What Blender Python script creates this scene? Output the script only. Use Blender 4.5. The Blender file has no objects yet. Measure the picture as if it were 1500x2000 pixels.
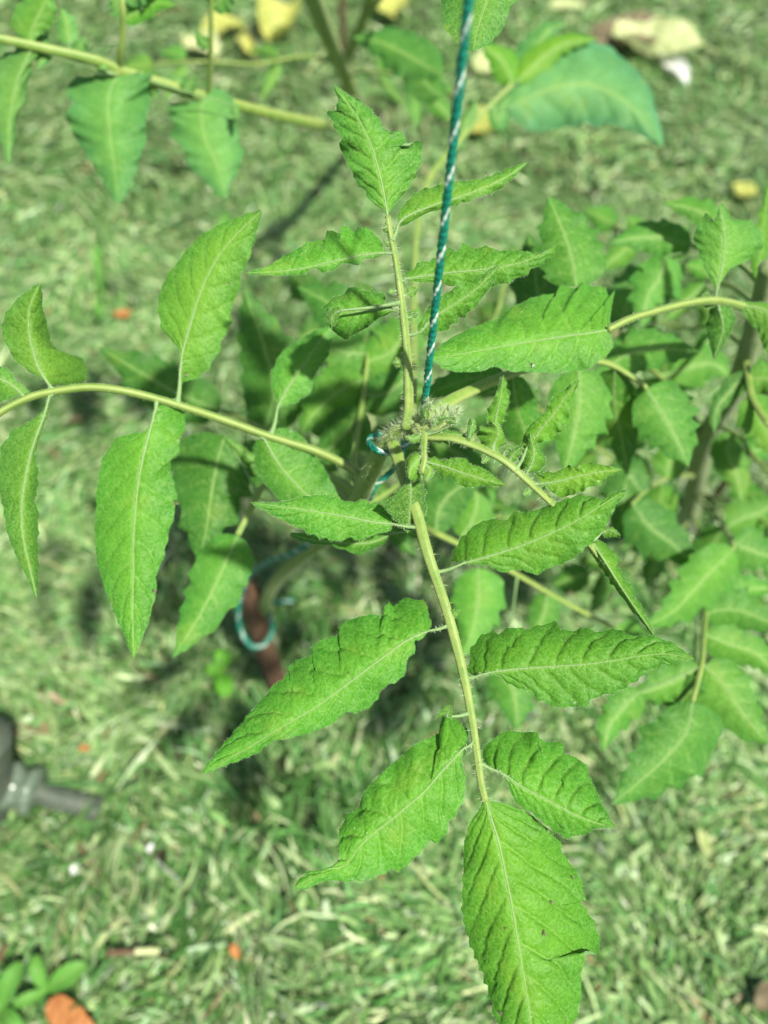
import bpy, math, random
import numpy as np
from mathutils import Vector

random.seed(7)
rng = np.random.default_rng(7)
S = bpy.context.scene
C = S.collection

# ------------------------------------------------------------------ camera
H = 0.95                      # lens height above the mulch, metres
FPX = 1500.0                  # focal length in photo pixels (photo 1500 x 2000)
dn = np.array([-43.0, -900.0, -1500.0]); dn /= np.linalg.norm(dn)     # straight down, in camera axes
fw = np.array([0, 0, -1.0]); yc = fw - fw.dot(dn) * dn; yc /= np.linalg.norm(yc)
zc = -dn; xc = np.cross(yc, zc)
R = np.array([xc, yc, zc])    # camera axes -> world
CAM = np.array([0, 0, H])
cam = bpy.data.cameras.new("camera"); co = bpy.data.objects.new("camera", cam); C.objects.link(co)
from mathutils import Matrix
M4 = Matrix([[*R[0], CAM[0]], [*R[1], CAM[1]], [*R[2], CAM[2]], [0, 0, 0, 1]])
co.matrix_world = M4
cam.sensor_fit = 'HORIZONTAL'; cam.sensor_width = 36; cam.lens = 36
cam.clip_start = 0.01; cam.clip_end = 500
cam.dof.use_dof = True; cam.dof.focus_distance = 0.355; cam.dof.aperture_fstop = 5.6
S.camera = co

# ------------------------------------------------------------------ light
w = bpy.data.worlds.new("World"); S.world = w; w.use_nodes = True
nt = w.node_tree; nt.nodes.clear()
out = nt.nodes.new('ShaderNodeOutputWorld'); bg = nt.nodes.new('ShaderNodeBackground')
sky = nt.nodes.new('ShaderNodeTexSky'); sky.sky_type = 'NISHITA'; sky.sun_disc = False
SUN = Vector((0.27, -0.21, 0.64)).normalized()
sky.sun_elevation = math.asin(SUN.z); sky.sun_rotation = math.atan2(SUN.x, SUN.y)
sky.air_density = 1.0; sky.dust_density = 2.5
bg.inputs['Strength'].default_value = 0.075
nt.links.new(sky.outputs[0], bg.inputs[0]); nt.links.new(bg.outputs[0], out.inputs[0])
sl = bpy.data.lights.new("sun", 'SUN'); so = bpy.data.objects.new("sun", sl); C.objects.link(so)
sl.energy = 4.9; sl.angle = math.radians(2.6); sl.color = (1.0, 0.95, 0.84)
so.rotation_euler = SUN.to_track_quat('Z', 'Y').to_euler()
S.view_settings.view_transform = 'Standard'; S.view_settings.look = 'None'
S.view_settings.exposure = 0.80; S.view_settings.gamma = 1.0; S.view_settings.use_curve_mapping = False
S.render.engine = 'CYCLES'; S.cycles.use_denoising = True
S.cycles.max_bounces = 8; S.cycles.transmission_bounces = 6; S.cycles.transparent_max_bounces = 8

# ------------------------------------------------------------------ helpers
def P(x, y, d):
    """world point(s) seen at photo pixel x, y at depth d metres"""
    x = np.asarray(x, float); y = np.asarray(y, float); d = np.asarray(d, float)
    v = np.stack([(x - 750) / FPX * d, -(y - 1000) / FPX * d, -d * np.ones_like(x)], -1)
    return v @ R.T + CAM
def ground_depth(x, y, z=0.0):
    v = np.array([(x - 750) / FPX, -(y - 1000) / FPX, -1.0]) @ R.T
    return (z - H) / v[2]
def G(x, y, z=0.0):
    return P(x, y, ground_depth(x, y, z))
def resample(pts, n):
    pts = np.asarray(pts, float)
    s = np.r_[0, np.cumsum(np.linalg.norm(np.diff(pts, axis=0), axis=1))]; s /= s[-1]
    t = np.linspace(0, 1, n)
    return np.stack([np.interp(t, s, pts[:, k]) for k in range(pts.shape[1])], 1)
def smooth(pts, n):
    """Catmull-Rom through pts, evenly resampled to n"""
    p = np.asarray(pts, float)
    if len(p) < 3: return resample(p, n)
    q = np.vstack([2 * p[0] - p[1], p, 2 * p[-1] - p[-2]])
    outp = []
    for i in range(1, len(q) - 2):
        for t in np.linspace(0, 1, 12, endpoint=False):
            a, b, c, d = q[i - 1], q[i], q[i + 1], q[i + 2]
            outp.append(.5 * ((2 * b) + (c - a) * t + (2 * a - 5 * b + 4 * c - d) * t * t + (3 * b - a - 3 * c + d) * t ** 3))
    outp.append(q[-2])
    return resample(np.array(outp), n)
def snoise(t, seed, freq):
    r = np.random.default_rng(seed)
    v = 0
    for k in range(4):
        v = v + np.sin(t * freq * (0.7 + 0.45 * k) * 2 * np.pi + r.uniform(0, 6.28)) / (1 + .4 * k)
    return v / 2.2

class MB:
    """collects quads / tris with per-vertex 'vein' value and metric UVs"""
    def __init__(s): s.v = []; s.f = []; s.a = []; s.r = []; s.n = 0
    def grid(s, pts, vein, closed=False, rim=.35):
        nu, nv = pts.shape[:2]; s.r.append(np.broadcast_to(rim, (nu, nv)).reshape(-1))
        base = s.n
        s.v.append(pts.reshape(-1, 3)); s.a.append(np.broadcast_to(vein, (nu, nv)).reshape(-1)); s.n += nu * nv
        i, j = np.meshgrid(np.arange(nu - 1), np.arange(nv if closed else nv - 1), indexing='ij')
        j2 = (j + 1) % nv
        f = np.stack([i * nv + j, (i + 1) * nv + j, (i + 1) * nv + j2, i * nv + j2], -1).reshape(-1, 4) + base
        s.f.append(f)
    def tube(s, path, rad, sides=10, vein=1.0, ridge=0.0):
        path = np.asarray(path); n = len(path)
        rad = np.broadcast_to(rad, n)
        tg = np.gradient(path, axis=0); tg /= np.linalg.norm(tg, axis=1)[:, None] + 1e-12
        up = np.array([0.13, 0.21, 0.97]); nn = np.cross(tg, up); l = np.linalg.norm(nn, axis=1)
        nn /= l[:, None] + 1e-9
        for k in range(1, n):
            w_ = nn[k - 1] - tg[k] * nn[k - 1].dot(tg[k]); nn[k] = w_ / (np.linalg.norm(w_) + 1e-12)
        bb = np.cross(tg, nn)
        a = np.linspace(0, 2 * np.pi, sides, endpoint=False)
        rr = rad[:, None] * (1 + ridge * np.cos(a * 3)[None])
        pts = path[:, None] + (nn[:, None] * np.cos(a)[None, :, None] + bb[:, None] * np.sin(a)[None, :, None]) * rr[..., None]
        pts = np.concatenate([path[:1, None].repeat(sides, 1), pts, path[-1:, None].repeat(sides, 1)])
        if ridge: vein = np.broadcast_to((.5 + .5 * np.cos(a * 3 + .8)) ** 2, (n + 2, sides))
        s.grid(pts, vein, closed=True)
    def build(s, name, mat, parent=None, smooth_=True):
        v = np.concatenate(s.v); f = np.concatenate(s.f); a = np.concatenate(s.a)
        m = bpy.data.meshes.new(name)
        m.vertices.add(len(v)); m.vertices.foreach_set('co', v.astype(np.float32).ravel())
        k = f.shape[1]
        m.loops.add(f.size); m.loops.foreach_set('vertex_index', f.astype(np.int32).ravel())
        m.polygons.add(len(f)); m.polygons.foreach_set('loop_start', np.arange(0, f.size, k, dtype=np.int32))
        m.polygons.foreach_set('loop_total', np.full(len(f), k, dtype=np.int32))
        m.polygons.foreach_set('use_smooth', np.full(len(f), smooth_))
        at = m.attributes.new('vein', 'FLOAT', 'POINT'); at.data.foreach_set('value', a.astype(np.float32))
        at = m.attributes.new('rim', 'FLOAT', 'POINT'); at.data.foreach_set('value', np.concatenate(s.r).astype(np.float32))
        m.update(calc_edges=True); m.validate()
        m.materials.append(mat)
        o = bpy.data.objects.new(name, m); C.objects.link(o)
        if parent is not None: attach(o, parent)
        return o
def attach(o, parent):
    o.parent = parent
    o.matrix_parent_inverse = WORLD[parent.name].inverted() if parent.name in WORLD else Matrix()
WORLD = {}
def thing(name, loc, label, cat, group=None):
    o = bpy.data.objects.new(name, None); C.objects.link(o); o.location = Vector(loc); o.empty_display_size = .02
    WORLD[o.name] = Matrix.Translation(Vector(loc))
    o['label'] = label; o['category'] = cat
    if group: o['group'] = group
    return o
def tag(o, label, cat, group=None):
    o['label'] = label; o['category'] = cat
    if group: o['group'] = group
    return o

# ------------------------------------------------------------------ materials
def newmat(name):
    m = bpy.data.materials.new(name); m.use_nodes = True
    n = m.node_tree; n.nodes.clear()
    o = n.nodes.new('ShaderNodeOutputMaterial')
    return m, n, o
def node(n, t, **kw):
    x = n.nodes.new(t)
    for k, v in kw.items():
        if hasattr(x, k): setattr(x, k, v)
        else: x.inputs[k.replace('_', ' ')].default_value = v
    return x
def mixc(n, fac, a, b, bt='MIX'):
    x = n.nodes.new('ShaderNodeMix'); x.data_type = 'RGBA'; x.blend_type = bt
    for i, v in ((0, fac), (6, a), (7, b)):
        if isinstance(v, (int, float)): x.inputs[i].default_value = v
        elif isinstance(v, tuple): x.inputs[i].default_value = (*v, 1)
        else: n.links.new(v, x.inputs[i])
    return x.outputs[2]
def ramp(n, src, stops):
    r = n.nodes.new('ShaderNodeValToRGB'); e = r.color_ramp.elements
    while len(e) < len(stops): e.new(.5)
    for k, (p, c) in enumerate(stops):
        e[k].position = p; e[k].color = (c, c, c, 1) if isinstance(c, (int, float)) else (*c, 1)
    n.links.new(src, r.inputs[0]); return r.outputs[0]
def noise(n, scale, detail=3, vec=None, rough=.55):
    x = n.nodes.new('ShaderNodeTexNoise'); x.inputs['Scale'].default_value = scale
    x.inputs['Detail'].default_value = detail; x.inputs['Roughness'].default_value = rough
    if vec is not None: n.links.new(vec, x.inputs['Vector'])
    return x.outputs[0]
def mth(n, op, a, b=None):
    x = n.nodes.new('ShaderNodeMath'); x.operation = op
    for i, v in ((0, a), (1, b)):
        if v is None: continue
        if isinstance(v, (int, float)): x.inputs[i].default_value = v
        else: n.links.new(v, x.inputs[i])
    return x.outputs[0]

def leaf_material():
    m, n, o = newmat('tomato_leaf')
    tc = n.nodes.new('ShaderNodeTexCoord').outputs['Object']
    geo = n.nodes.new('ShaderNodeNewGeometry'); oi = n.nodes.new('ShaderNodeObjectInfo')
    va = n.nodes.new('ShaderNodeAttribute'); va.attribute_name = 'vein'; vein = va.outputs['Fac']
    big = noise(n, 60, 2, tc); fine = noise(n, 900, 3, tc); mid = noise(n, 260, 3, tc)
    col = mixc(n, ramp(n, big, [(.3, 0.0), (.7, 1.0)]), (.72, .82, .7), (1.12, 1.1, 1.1))
    col = mixc(n, 1.0, oi.outputs['Color'], col, 'MULTIPLY')
    ra = n.nodes.new('ShaderNodeAttribute'); ra.attribute_name = 'rim'; rim = ra.outputs['Fac']
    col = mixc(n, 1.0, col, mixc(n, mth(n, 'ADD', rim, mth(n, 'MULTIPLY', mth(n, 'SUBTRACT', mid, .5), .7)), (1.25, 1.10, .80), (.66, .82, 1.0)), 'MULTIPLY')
    col = mixc(n, ramp(n, fine, [(.42, 0.0), (.75, .22)]), col, (.26, .50, .12))
    # net of small veins
    vo = n.nodes.new('ShaderNodeTexVoronoi'); vo.feature = 'DISTANCE_TO_EDGE'; vo.inputs['Scale'].default_value = 330
    wv = n.nodes.new('ShaderNodeVectorMath'); wv.operation = 'ADD'; n.links.new(tc, wv.inputs[0])
    nz = n.nodes.new('ShaderNodeTexNoise'); nz.inputs['Scale'].default_value = 180; n.links.new(tc, nz.inputs['Vector'])
    sc = n.nodes.new('ShaderNodeVectorMath'); sc.operation = 'SCALE'; sc.inputs[3].default_value = .004
    n.links.new(nz.outputs['Color'], sc.inputs[0]); n.links.new(sc.outputs[0], wv.inputs[1]); n.links.new(wv.outputs[0], vo.inputs['Vector'])
    net = ramp(n, vo.outputs['Distance'], [(0.0, 1.0), (.10, 0.0)])
    col = mixc(n, mth(n, 'MULTIPLY', net, .26), col, (.20, .42, .07))
    col = mixc(n, mth(n, 'MULTIPLY', vein, .75), col, (.25, .40, .10))
    back = mixc(n, .55, col, (.26, .40, .20))
    col = mixc(n, geo.outputs['Backfacing'], col, back)
    # blemishes: a few yellowed patches and brown pin spots
    lowp = ramp(n, noise(n, 38, 2, tc), [(.60, 0.0), (.74, .2)]); col = mixc(n, lowp, col, (.26, .36, .05))
    pin = ramp(n, noise(n, 420, 1, tc), [(.76, 0.0), (.79, .6)]); col = mixc(n, pin, col, (.07, .07, .025))
    # tiny pale specks
    spk = ramp(n, noise(n, 700, 1, tc), [(.76, 0.0), (.80, .5)])
    col = mixc(n, spk, col, (.5, .62, .4))
    b = n.nodes.new('ShaderNodeBump'); b.inputs['Strength'].default_value = .7; b.inputs['Distance'].default_value = .00026
    hgt = mth(n, 'ADD', mth(n, 'MULTIPLY', ramp(n, vo.outputs['Distance'], [(0.0, 0.0), (.35, 1.0)]), .9),
              mth(n, 'ADD', mth(n, 'MULTIPLY', mid, .9), mth(n, 'MULTIPLY', fine, .45)))
    n.links.new(hgt, b.inputs['Height'])
    p = n.nodes.new('ShaderNodeBsdfPrincipled'); n.links.new(col, p.inputs['Base Color'])
    p.inputs['Roughness'].default_value = .5; p.inputs['Specular IOR Level'].default_value = .18
    p.inputs['Sheen Weight'].default_value = .02; p.inputs['Sheen Roughness'].default_value = .4
    p.inputs['Sheen Tint'].default_value = (.8, 1, .7, 1)
    n.links.new(b.outputs[0], p.inputs['Normal'])
    t = n.nodes.new('ShaderNodeBsdfTranslucent')
    tcol = mixc(n, .45, col, (.24, .50, .02)); n.links.new(tcol, t.inputs['Color']); n.links.new(b.outputs[0], t.inputs['Normal'])
    mx = n.nodes.new('ShaderNodeMixShader'); mx.inputs[0].default_value = .26
    n.links.new(p.outputs[0], mx.inputs[1]); n.links.new(t.outputs[0], mx.inputs[2]); n.links.new(mx.outputs[0], o.inputs[0])
    return m
def simple(name, c1, c2, scale=80, rough=.6, bump=.3, bdist=.0005, sheen=0., transl=0., spec=.4, stretch=None, stripe=None):
    m, n, o = newmat(name)
    tc = n.nodes.new('ShaderNodeTexCoord').outputs['Object']
    if stretch:
        mp = n.nodes.new('ShaderNodeMapping'); mp.inputs['Scale'].default_value = stretch; n.links.new(tc, mp.inputs[0]); tc = mp.outputs[0]
    nz = noise(n, scale, 4, tc); nf = noise(n, scale * 6, 3, tc)
    col = mixc(n, ramp(n, nz, [(.35, 0.0), (.65, 1.0)]), c1, c2)
    if stripe:
        at = n.nodes.new('ShaderNodeAttribute'); at.attribute_name = 'vein'
        col = mixc(n, mth(n, 'MULTIPLY', at.outputs['Fac'], .8), col, stripe)
    b = n.nodes.new('ShaderNodeBump'); b.inputs['Strength'].default_value = bump; b.inputs['Distance'].default_value = bdist
    n.links.new(mth(n, 'ADD', nz, mth(n, 'MULTIPLY', nf, .5)), b.inputs['Height'])
    p = n.nodes.new('ShaderNodeBsdfPrincipled'); n.links.new(col, p.inputs['Base Color']); p.inputs['Roughness'].default_value = rough
    p.inputs['Specular IOR Level'].default_value = spec; p.inputs['Sheen Weight'].default_value = sheen
    n.links.new(b.outputs[0], p.inputs['Normal'])
    if transl:
        t = n.nodes.new('ShaderNodeBsdfTranslucent'); n.links.new(col, t.inputs['Color'])
        mx = n.nodes.new('ShaderNodeMixShader'); mx.inputs[0].default_value = transl
        n.links.new(p.outputs[0], mx.inputs[1]); n.links.new(t.outputs[0], mx.inputs[2]); n.links.new(mx.outputs[0], o.inputs[0])
    else: n.links.new(p.outputs[0], o.inputs[0])
    return m
LEAF = leaf_material()
STEM = simple('green_stem', (.12, .24, .028), (.21, .30, .06), 120, .5, .5, .0004, sheen=.1, transl=.12, stripe=(.30, .38, .11))
OLDSTEM = simple('old_stem', (.11, .18, .055), (.19, .24, .10), 90, .6, .5, .0006, sheen=.1, stripe=(.20, .25, .10))
HAIR = simple('plant_hair', (.52, .66, .36), (.78, .86, .62), 50, .4, 0, transl=.5)
BUD = simple('flower_bud', (.12, .24, .05), (.22, .32, .09), 300, .6, .5, .0004, sheen=.5)
TEAL = simple('teal_strand', (.0, .115, .075), (.004, .21, .135), 500, .35, .6, .0003, spec=.6)
WHITE = simple('white_strand', (.26, .38, .31), (.50, .60, .51), 500, .35, .6, .0003, spec=.6)
STAKE = simple('weathered_wood', (.065, .038, .022), (.14, .08, .045), 40, .8, .7, .001, stretch=(6, 6, .6))
RUBBER = simple('black_plastic', (.05, .068, .048), (.09, .11, .08), 60, .45, .3)
CLEAR = simple('clear_sleeve', (.13, .19, .13), (.26, .34, .25), 120, .15, .3, transl=.4, spec=.8)
YEL = simple('yellowed_leaf', (.26, .34, .06), (.60, .58, .16), 90, .6, .6, .001, transl=.3)
PALEY = simple('pale_wilted_leaf', (.34, .44, .15), (.66, .70, .38), 70, .6, .6, .001, transl=.3)
BRN = simple('brown_dry_leaf', (.065, .052, .028), (.16, .13, .07), 70, .8, .6, .001)
ORG = simple('orange_dry_leaf', (.30, .11, .03), (.46, .20, .06), 60, .6, .5, .001, transl=.2)
PETAL = simple('white_petal', (.72, .74, .70), (.8, .82, .8), 80, .5, .2, transl=.3)
BUG = simple('insect_body', (.02, .018, .015), (.07, .05, .035), 800, .4, .2)
WING = simple('insect_wing', (.20, .18, .13), (.32, .28, .2), 800, .3, .1, transl=.5)

# ------------------------------------------------------------------ the ground
def hfun(x, y):
    return (.010 * np.sin(x * 7.1 + 1.3) * np.cos(y * 5.7 + .4) + .007 * np.sin(x * 17 + y * 11) + .005 * np.cos(x * 29 - y * 23 + 1))
def build_ground():
    m, n, o = newmat('mulched_soil')
    tc = n.nodes.new('ShaderNodeTexCoord').outputs['Object']
    a = noise(n, 45, 5, tc); bgs = noise(n, 3, 2, tc); st = noise(n, 160, 3, tc)
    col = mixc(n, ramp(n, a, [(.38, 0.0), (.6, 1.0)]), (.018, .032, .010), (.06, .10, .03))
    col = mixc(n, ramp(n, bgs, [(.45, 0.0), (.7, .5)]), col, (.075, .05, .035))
    b = n.nodes.new('ShaderNodeBump'); b.inputs['Distance'].default_value = .01; n.links.new(mth(n, 'ADD', a, st), b.inputs['Height'])
    p = n.nodes.new('ShaderNodeBsdfPrincipled'); n.links.new(col, p.inputs['Base Color']); p.inputs['Roughness'].default_value = .9
    n.links.new(b.outputs[0], p.inputs['Normal']); n.links.new(p.outputs[0], o.inputs[0])
    g = MB(); ax = np.r_[-200, -60, -20, -8, -4, np.linspace(-2.6, 2.6, 120), 4, 8, 20, 60, 200]
    ay = np.r_[-200, -60, -20, -8, -3, np.linspace(-1.4, 4.6, 130), 7, 12, 25, 70, 220]
    X, Y = np.meshgrid(ax, ay, indexing='ij')
    g.grid(np.stack([X, Y, hfun(X, Y) - .012], -1), 0)
    go = g.build('ground', m); go['kind'] = 'structure'
build_ground()

def blades(n, xr, yr, seed, lmin, lmax, wmin, wmax, zt, pal, pw, steep=.25, dens=None):
    r = np.random.default_rng(seed)
    x = r.uniform(*xr, n); y = r.uniform(*yr, n)
    if dens is not None:
        k = r.uniform(0, 1, n) < dens(x, y); x, y = x[k], y[k]; n = len(x)
    z = hfun(x, y) + zt * r.uniform(0, 1, n) ** 1.3
    # local swirl so that clippings lie in loose drifts
    base = 1.6 * np.sin(x * 4.1 + 1) + 1.5 * np.cos(y * 5.3 + x * 2) + .7 * np.sin(x * 13 - y * 11)
    az = base + r.normal(0, .65, n); L = r.uniform(0, 1, n) ** 1.6 * (lmax - lmin) + lmin
    W = r.uniform(wmin, wmax, n); pit = r.normal(0, steep, n); curl = r.normal(0, .7, n); roll = r.normal(0, .7, n)
    K = 4; t = np.linspace(-.5, .5, K)
    ang = az[:, None] + curl[:, None] * t[None]
    dx = np.cos(ang) * L[:, None] / (K - 1); dy = np.sin(ang) * L[:, None] / (K - 1)
    cx = x[:, None] + np.cumsum(dx, 1); cy = y[:, None] + np.cumsum(dy, 1)
    cz = z[:, None] + L[:, None] * t[None] * np.sin(pit)[:, None] + L[:, None] * .35 * (.25 - t ** 2)[None] * r.uniform(-.3, 1, n)[:, None]
    prof = np.array([.45, 1, .9, .25])
    sx = -np.sin(ang) * np.cos(roll)[:, None]; sy = np.cos(ang) * np.cos(roll)[:, None]; sz = np.sin(roll)[:, None] * np.ones_like(ang)
    hw = W[:, None] * prof[None] * .5
    A = np.stack([cx - sx * hw, cy - sy * hw, cz - sz * hw], -1); B = np.stack([cx + sx * hw, cy + sy * hw, cz + sz * hw], -1)
    V = np.stack([A, B], 2).reshape(-1, 3)
    o = (np.arange(n) * K * 2)[:, None, None]; i = np.arange(K - 1)[None, :, None] * 2
    F = (o + i + np.array([0, 1, 3, 2])[None, None]).reshape(-1, 4)
    ci = r.choice(len(pal), n, p=np.array(pw) / sum(pw)); patch = 1 + .16 * np.sin(x * 6.3 + 2 * np.sin(y * 4.1)) * np.cos(y * 7.7 + x * 2.2) + .10 * np.sin(x * 19 + y * 13) * np.cos(y * 23 - x * 5)
    col = np.array(pal)[ci] * (r.uniform(.68, 1.3, n) * patch)[:, None]
    return V, F, np.repeat(col, K * 2, 0)
def color_mesh(name, parts, mat):
    V = []; F = []; Cc = []; o = 0
    for v, f, c in parts: V.append(v); F.append(f + o); Cc.append(c); o += len(v)
    V = np.concatenate(V); F = np.concatenate(F); Cc = np.concatenate(Cc)
    m = bpy.data.meshes.new(name); m.vertices.add(len(V)); m.vertices.foreach_set('co', V.astype(np.float32).ravel())
    m.loops.add(F.size); m.loops.foreach_set('vertex_index', F.astype(np.int32).ravel())
    m.polygons.add(len(F)); m.polygons.foreach_set('loop_start', np.arange(0, F.size, 4, dtype=np.int32))
    m.polygons.foreach_set('loop_total', np.full(len(F), 4, dtype=np.int32)); m.polygons.foreach_set('use_smooth', np.ones(len(F), bool))
    at = m.attributes.new('tint', 'FLOAT_COLOR', 'POINT'); at.data.foreach_set('color', np.c_[np.clip(Cc, 0, 1), np.ones(len(Cc))].astype(np.float32).ravel())
    m.update(calc_edges=True); m.materials.append(mat)
    ob = bpy.data.objects.new(name, m); C.objects.link(ob); return ob
def blade_material():
    m, n, o = newmat('cut_grass')
    a = n.nodes.new('ShaderNodeAttribute'); a.attribute_name = 'tint'
    tc = n.nodes.new('ShaderNodeTexCoord').outputs['Object']
    col = mixc(n, 1.0, a.outputs['Color'], mixc(n, ramp(n, noise(n, 140, 2, tc), [(.3, 0.0), (.7, 1.0)]), (.72, .76, .74), (1.15, 1.12, 1.1)), 'MULTIPLY')
    p = n.nodes.new('ShaderNodeBsdfPrincipled'); n.links.new(col, p.inputs['Base Color']); p.inputs['Roughness'].default_value = .42
    p.inputs['Specular IOR Level'].default_value = .5
    t = n.nodes.new('ShaderNodeBsdfTranslucent'); n.links.new(col, t.inputs['Color'])
    mx = n.nodes.new('ShaderNodeMixShader'); mx.inputs[0].default_value = .25
    n.links.new(p.outputs[0], mx.inputs[1]); n.links.new(t.outputs[0], mx.inputs[2]); n.links.new(mx.outputs[0], o.inputs[0])
    return m
GRASSM = blade_material()
PAL = [(.155, .30, .088), (.24, .385, .14), (.37, .49, .23), (.085, .22, .045), (.40, .46, .20), (.21, .16, .08), (.033, .10, .02), (.12, .30, .09), (.50, .58, .34)]
PW = [26, 28, 16, 14, 4, 1.6, 6, 13, 2.5]
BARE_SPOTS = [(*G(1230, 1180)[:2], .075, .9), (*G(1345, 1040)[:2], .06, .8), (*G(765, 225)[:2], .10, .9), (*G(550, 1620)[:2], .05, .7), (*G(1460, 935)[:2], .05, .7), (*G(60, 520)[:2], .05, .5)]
def shade_and_bare(x, y):      # clippings thinned round the tied plant, dark soil standing in for its shade
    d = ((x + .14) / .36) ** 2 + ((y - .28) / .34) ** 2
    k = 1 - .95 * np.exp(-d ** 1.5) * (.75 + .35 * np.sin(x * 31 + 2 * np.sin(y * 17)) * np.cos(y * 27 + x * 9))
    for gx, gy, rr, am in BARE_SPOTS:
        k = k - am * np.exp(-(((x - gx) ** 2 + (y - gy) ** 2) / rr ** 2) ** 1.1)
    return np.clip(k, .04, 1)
near = blades(270000, (-.75, .8), (-.45, 1.25), 1, .006, .044, .0018, .0052, .018, PAL, PW, steep=.32, dens=shade_and_bare)
long_ = blades(6000, (-.75, .8), (-.45, 1.25), 4, .03, .09, .002, .0055, .030, PAL, PW, steep=.2, dens=shade_and_bare)
far = blades(140000, (-1.9, 1.9), (1.0, 2.9), 2, .010, .050, .0025, .006, .022, PAL, PW, dens=shade_and_bare)
live = blades(14000, (-.75, .8), (-.45, 1.0), 6, .03, .075, .003, .006, .018, [(.07, .21, .04), (.11, .28, .07), (.05, .15, .03)], [3, 2, 3], steep=.55, dens=lambda x, y: np.clip(.5 + .9 * np.sin(x * 9 + 2) * np.sin(y * 8 + x * 3), 0, 1))
broad = blades(7000, (-.75, .8), (-.45, 1.1), 7, .012, .035, .006, .011, .022, [(.16, .30, .09), (.27, .40, .16), (.42, .50, .26), (.30, .22, .11)], [4, 4, 2, .6], steep=.3, dens=shade_and_bare)
rim = blades(60000, (-2.6, 2.6), (-1.3, 4.5), 3, .015, .07, .003, .008, .02, PAL, PW)
gl = color_mesh('grass_clippings', [near, long_, live, broad, far, rim], GRASSM); gl['kind'] = 'stuff'

# ------------------------------------------------------------------ plant builders
GRIDS = []            # leaf surfaces, so insects can be set down on them
HB = {}               # hair collectors per leaf
def hair_strokes(mb, base, dirs, length, width, r):
    """tapered, slightly bent hairs standing on points 'base'"""
    n = len(base)
    d = dirs / (np.linalg.norm(dirs, axis=1)[:, None] + 1e-9)
    side = np.cross(d, r.normal(0, 1, (n, 3))); side /= np.linalg.norm(side, axis=1)[:, None] + 1e-9
    bend = np.cross(d, side) * (r.uniform(-.5, .5, n) * length)[:, None]
    L = length[:, None]
    p0 = base; p1 = base + d * L * .55 + bend * .2; p2 = base + d * L + bend * .7
    w = width * .5
    V = np.stack([p0 - side * w, p0 + side * w, p1 - side * w * .7, p1 + side * w * .7, p2 - side * w * .15, p2 + side * w * .15], 1)
    o = (np.arange(n) * 6)[:, None, None]
    F = (o + np.array([[0, 1, 3, 2], [2, 3, 5, 4]])[None]).reshape(-1, 4) + mb.n
    mb.v.append(V.reshape(-1, 3)); mb.a.append(np.zeros(n * 6)); mb.r.append(np.zeros(n * 6)); mb.f.append(F); mb.n += n * 6
def hairs_on_path(mb, path, rad, n, lmin, lmax, width=.00019, seed=0, up=None):
    r = np.random.default_rng(seed + 11)
    path = np.asarray(path); k = r.uniform(0, len(path) - 1.001, n); i = k.astype(int); f = (k - i)[:, None]
    c = path[i] * (1 - f) + path[i + 1] * f; t = path[i + 1] - path[i]; t /= np.linalg.norm(t, axis=1)[:, None] + 1e-12
    q = np.cross(t, r.normal(0, 1, (n, 3))); q /= np.linalg.norm(q, axis=1)[:, None] + 1e-12
    rr = np.broadcast_to(rad, len(path))[i][:, None]
    hair_strokes(mb, c + q * rr * .85, q + t * r.uniform(-.45, .45, (n, 1)), r.uniform(lmin, lmax, n) * r.uniform(.5, 1, n), width, r)

def px3(pts):        # (x, y, depth) list -> world
    a = np.asarray(pts, float); return P(a[:, 0], a[:, 1], a[:, 2])
def tube_path(pts, n=None):
    a = np.asarray(pts, float); n = n or max(12, int(np.abs(np.diff(a[:, :2], axis=0)).sum() / 9))
    return px3(smooth(a, n))

def outline(mid, hw, seed, teeth=5, depth=.16, asym=0.0, peak=.36):
    """both margins of an ovate, coarsely toothed, pointed leaflet"""
    r = np.random.default_rng(seed); n = 90
    m = smooth(np.asarray(mid, float), n); u = np.linspace(0, 1, n)
    tg = np.gradient(m, axis=0); tg /= np.linalg.norm(tg, axis=1)[:, None]; nn = np.stack([-tg[:, 1], tg[:, 0]], 1)
    a = peak * 1.25; prof = u ** a * (1 - u) ** 1.02; prof /= prof.max()
    res = []
    for sgn in (-1, 1):
        T = teeth + r.integers(0, 2); ph = r.uniform(0, 1)
        warp = u + .03 * np.sin(u * 9 + r.uniform(0, 6))
        fr = (warp * T + ph) % 1.0
        saw = np.where(fr < .78, fr / .78, (1 - fr) / .22)
        amp = depth * 1.5 * np.clip(np.sin(np.pi * np.clip(u * 1.05, 0, 1)), 0, 1) * r.uniform(.6, 1.2)
        wv = 1 + .07 * snoise(u, seed + sgn + 5, 2)
        wdt = hw * (prof * wv + amp * (saw ** 1.6 - .35)) * (1 + sgn * asym)
        wdt[0] = wdt[-1] = 0
        res.append(m + nn * (sgn * np.maximum(wdt, 0))[:, None] + tg * (amp * hw * .35 * saw ** 2)[:, None])
    return m, res[0], res[1]

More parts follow.
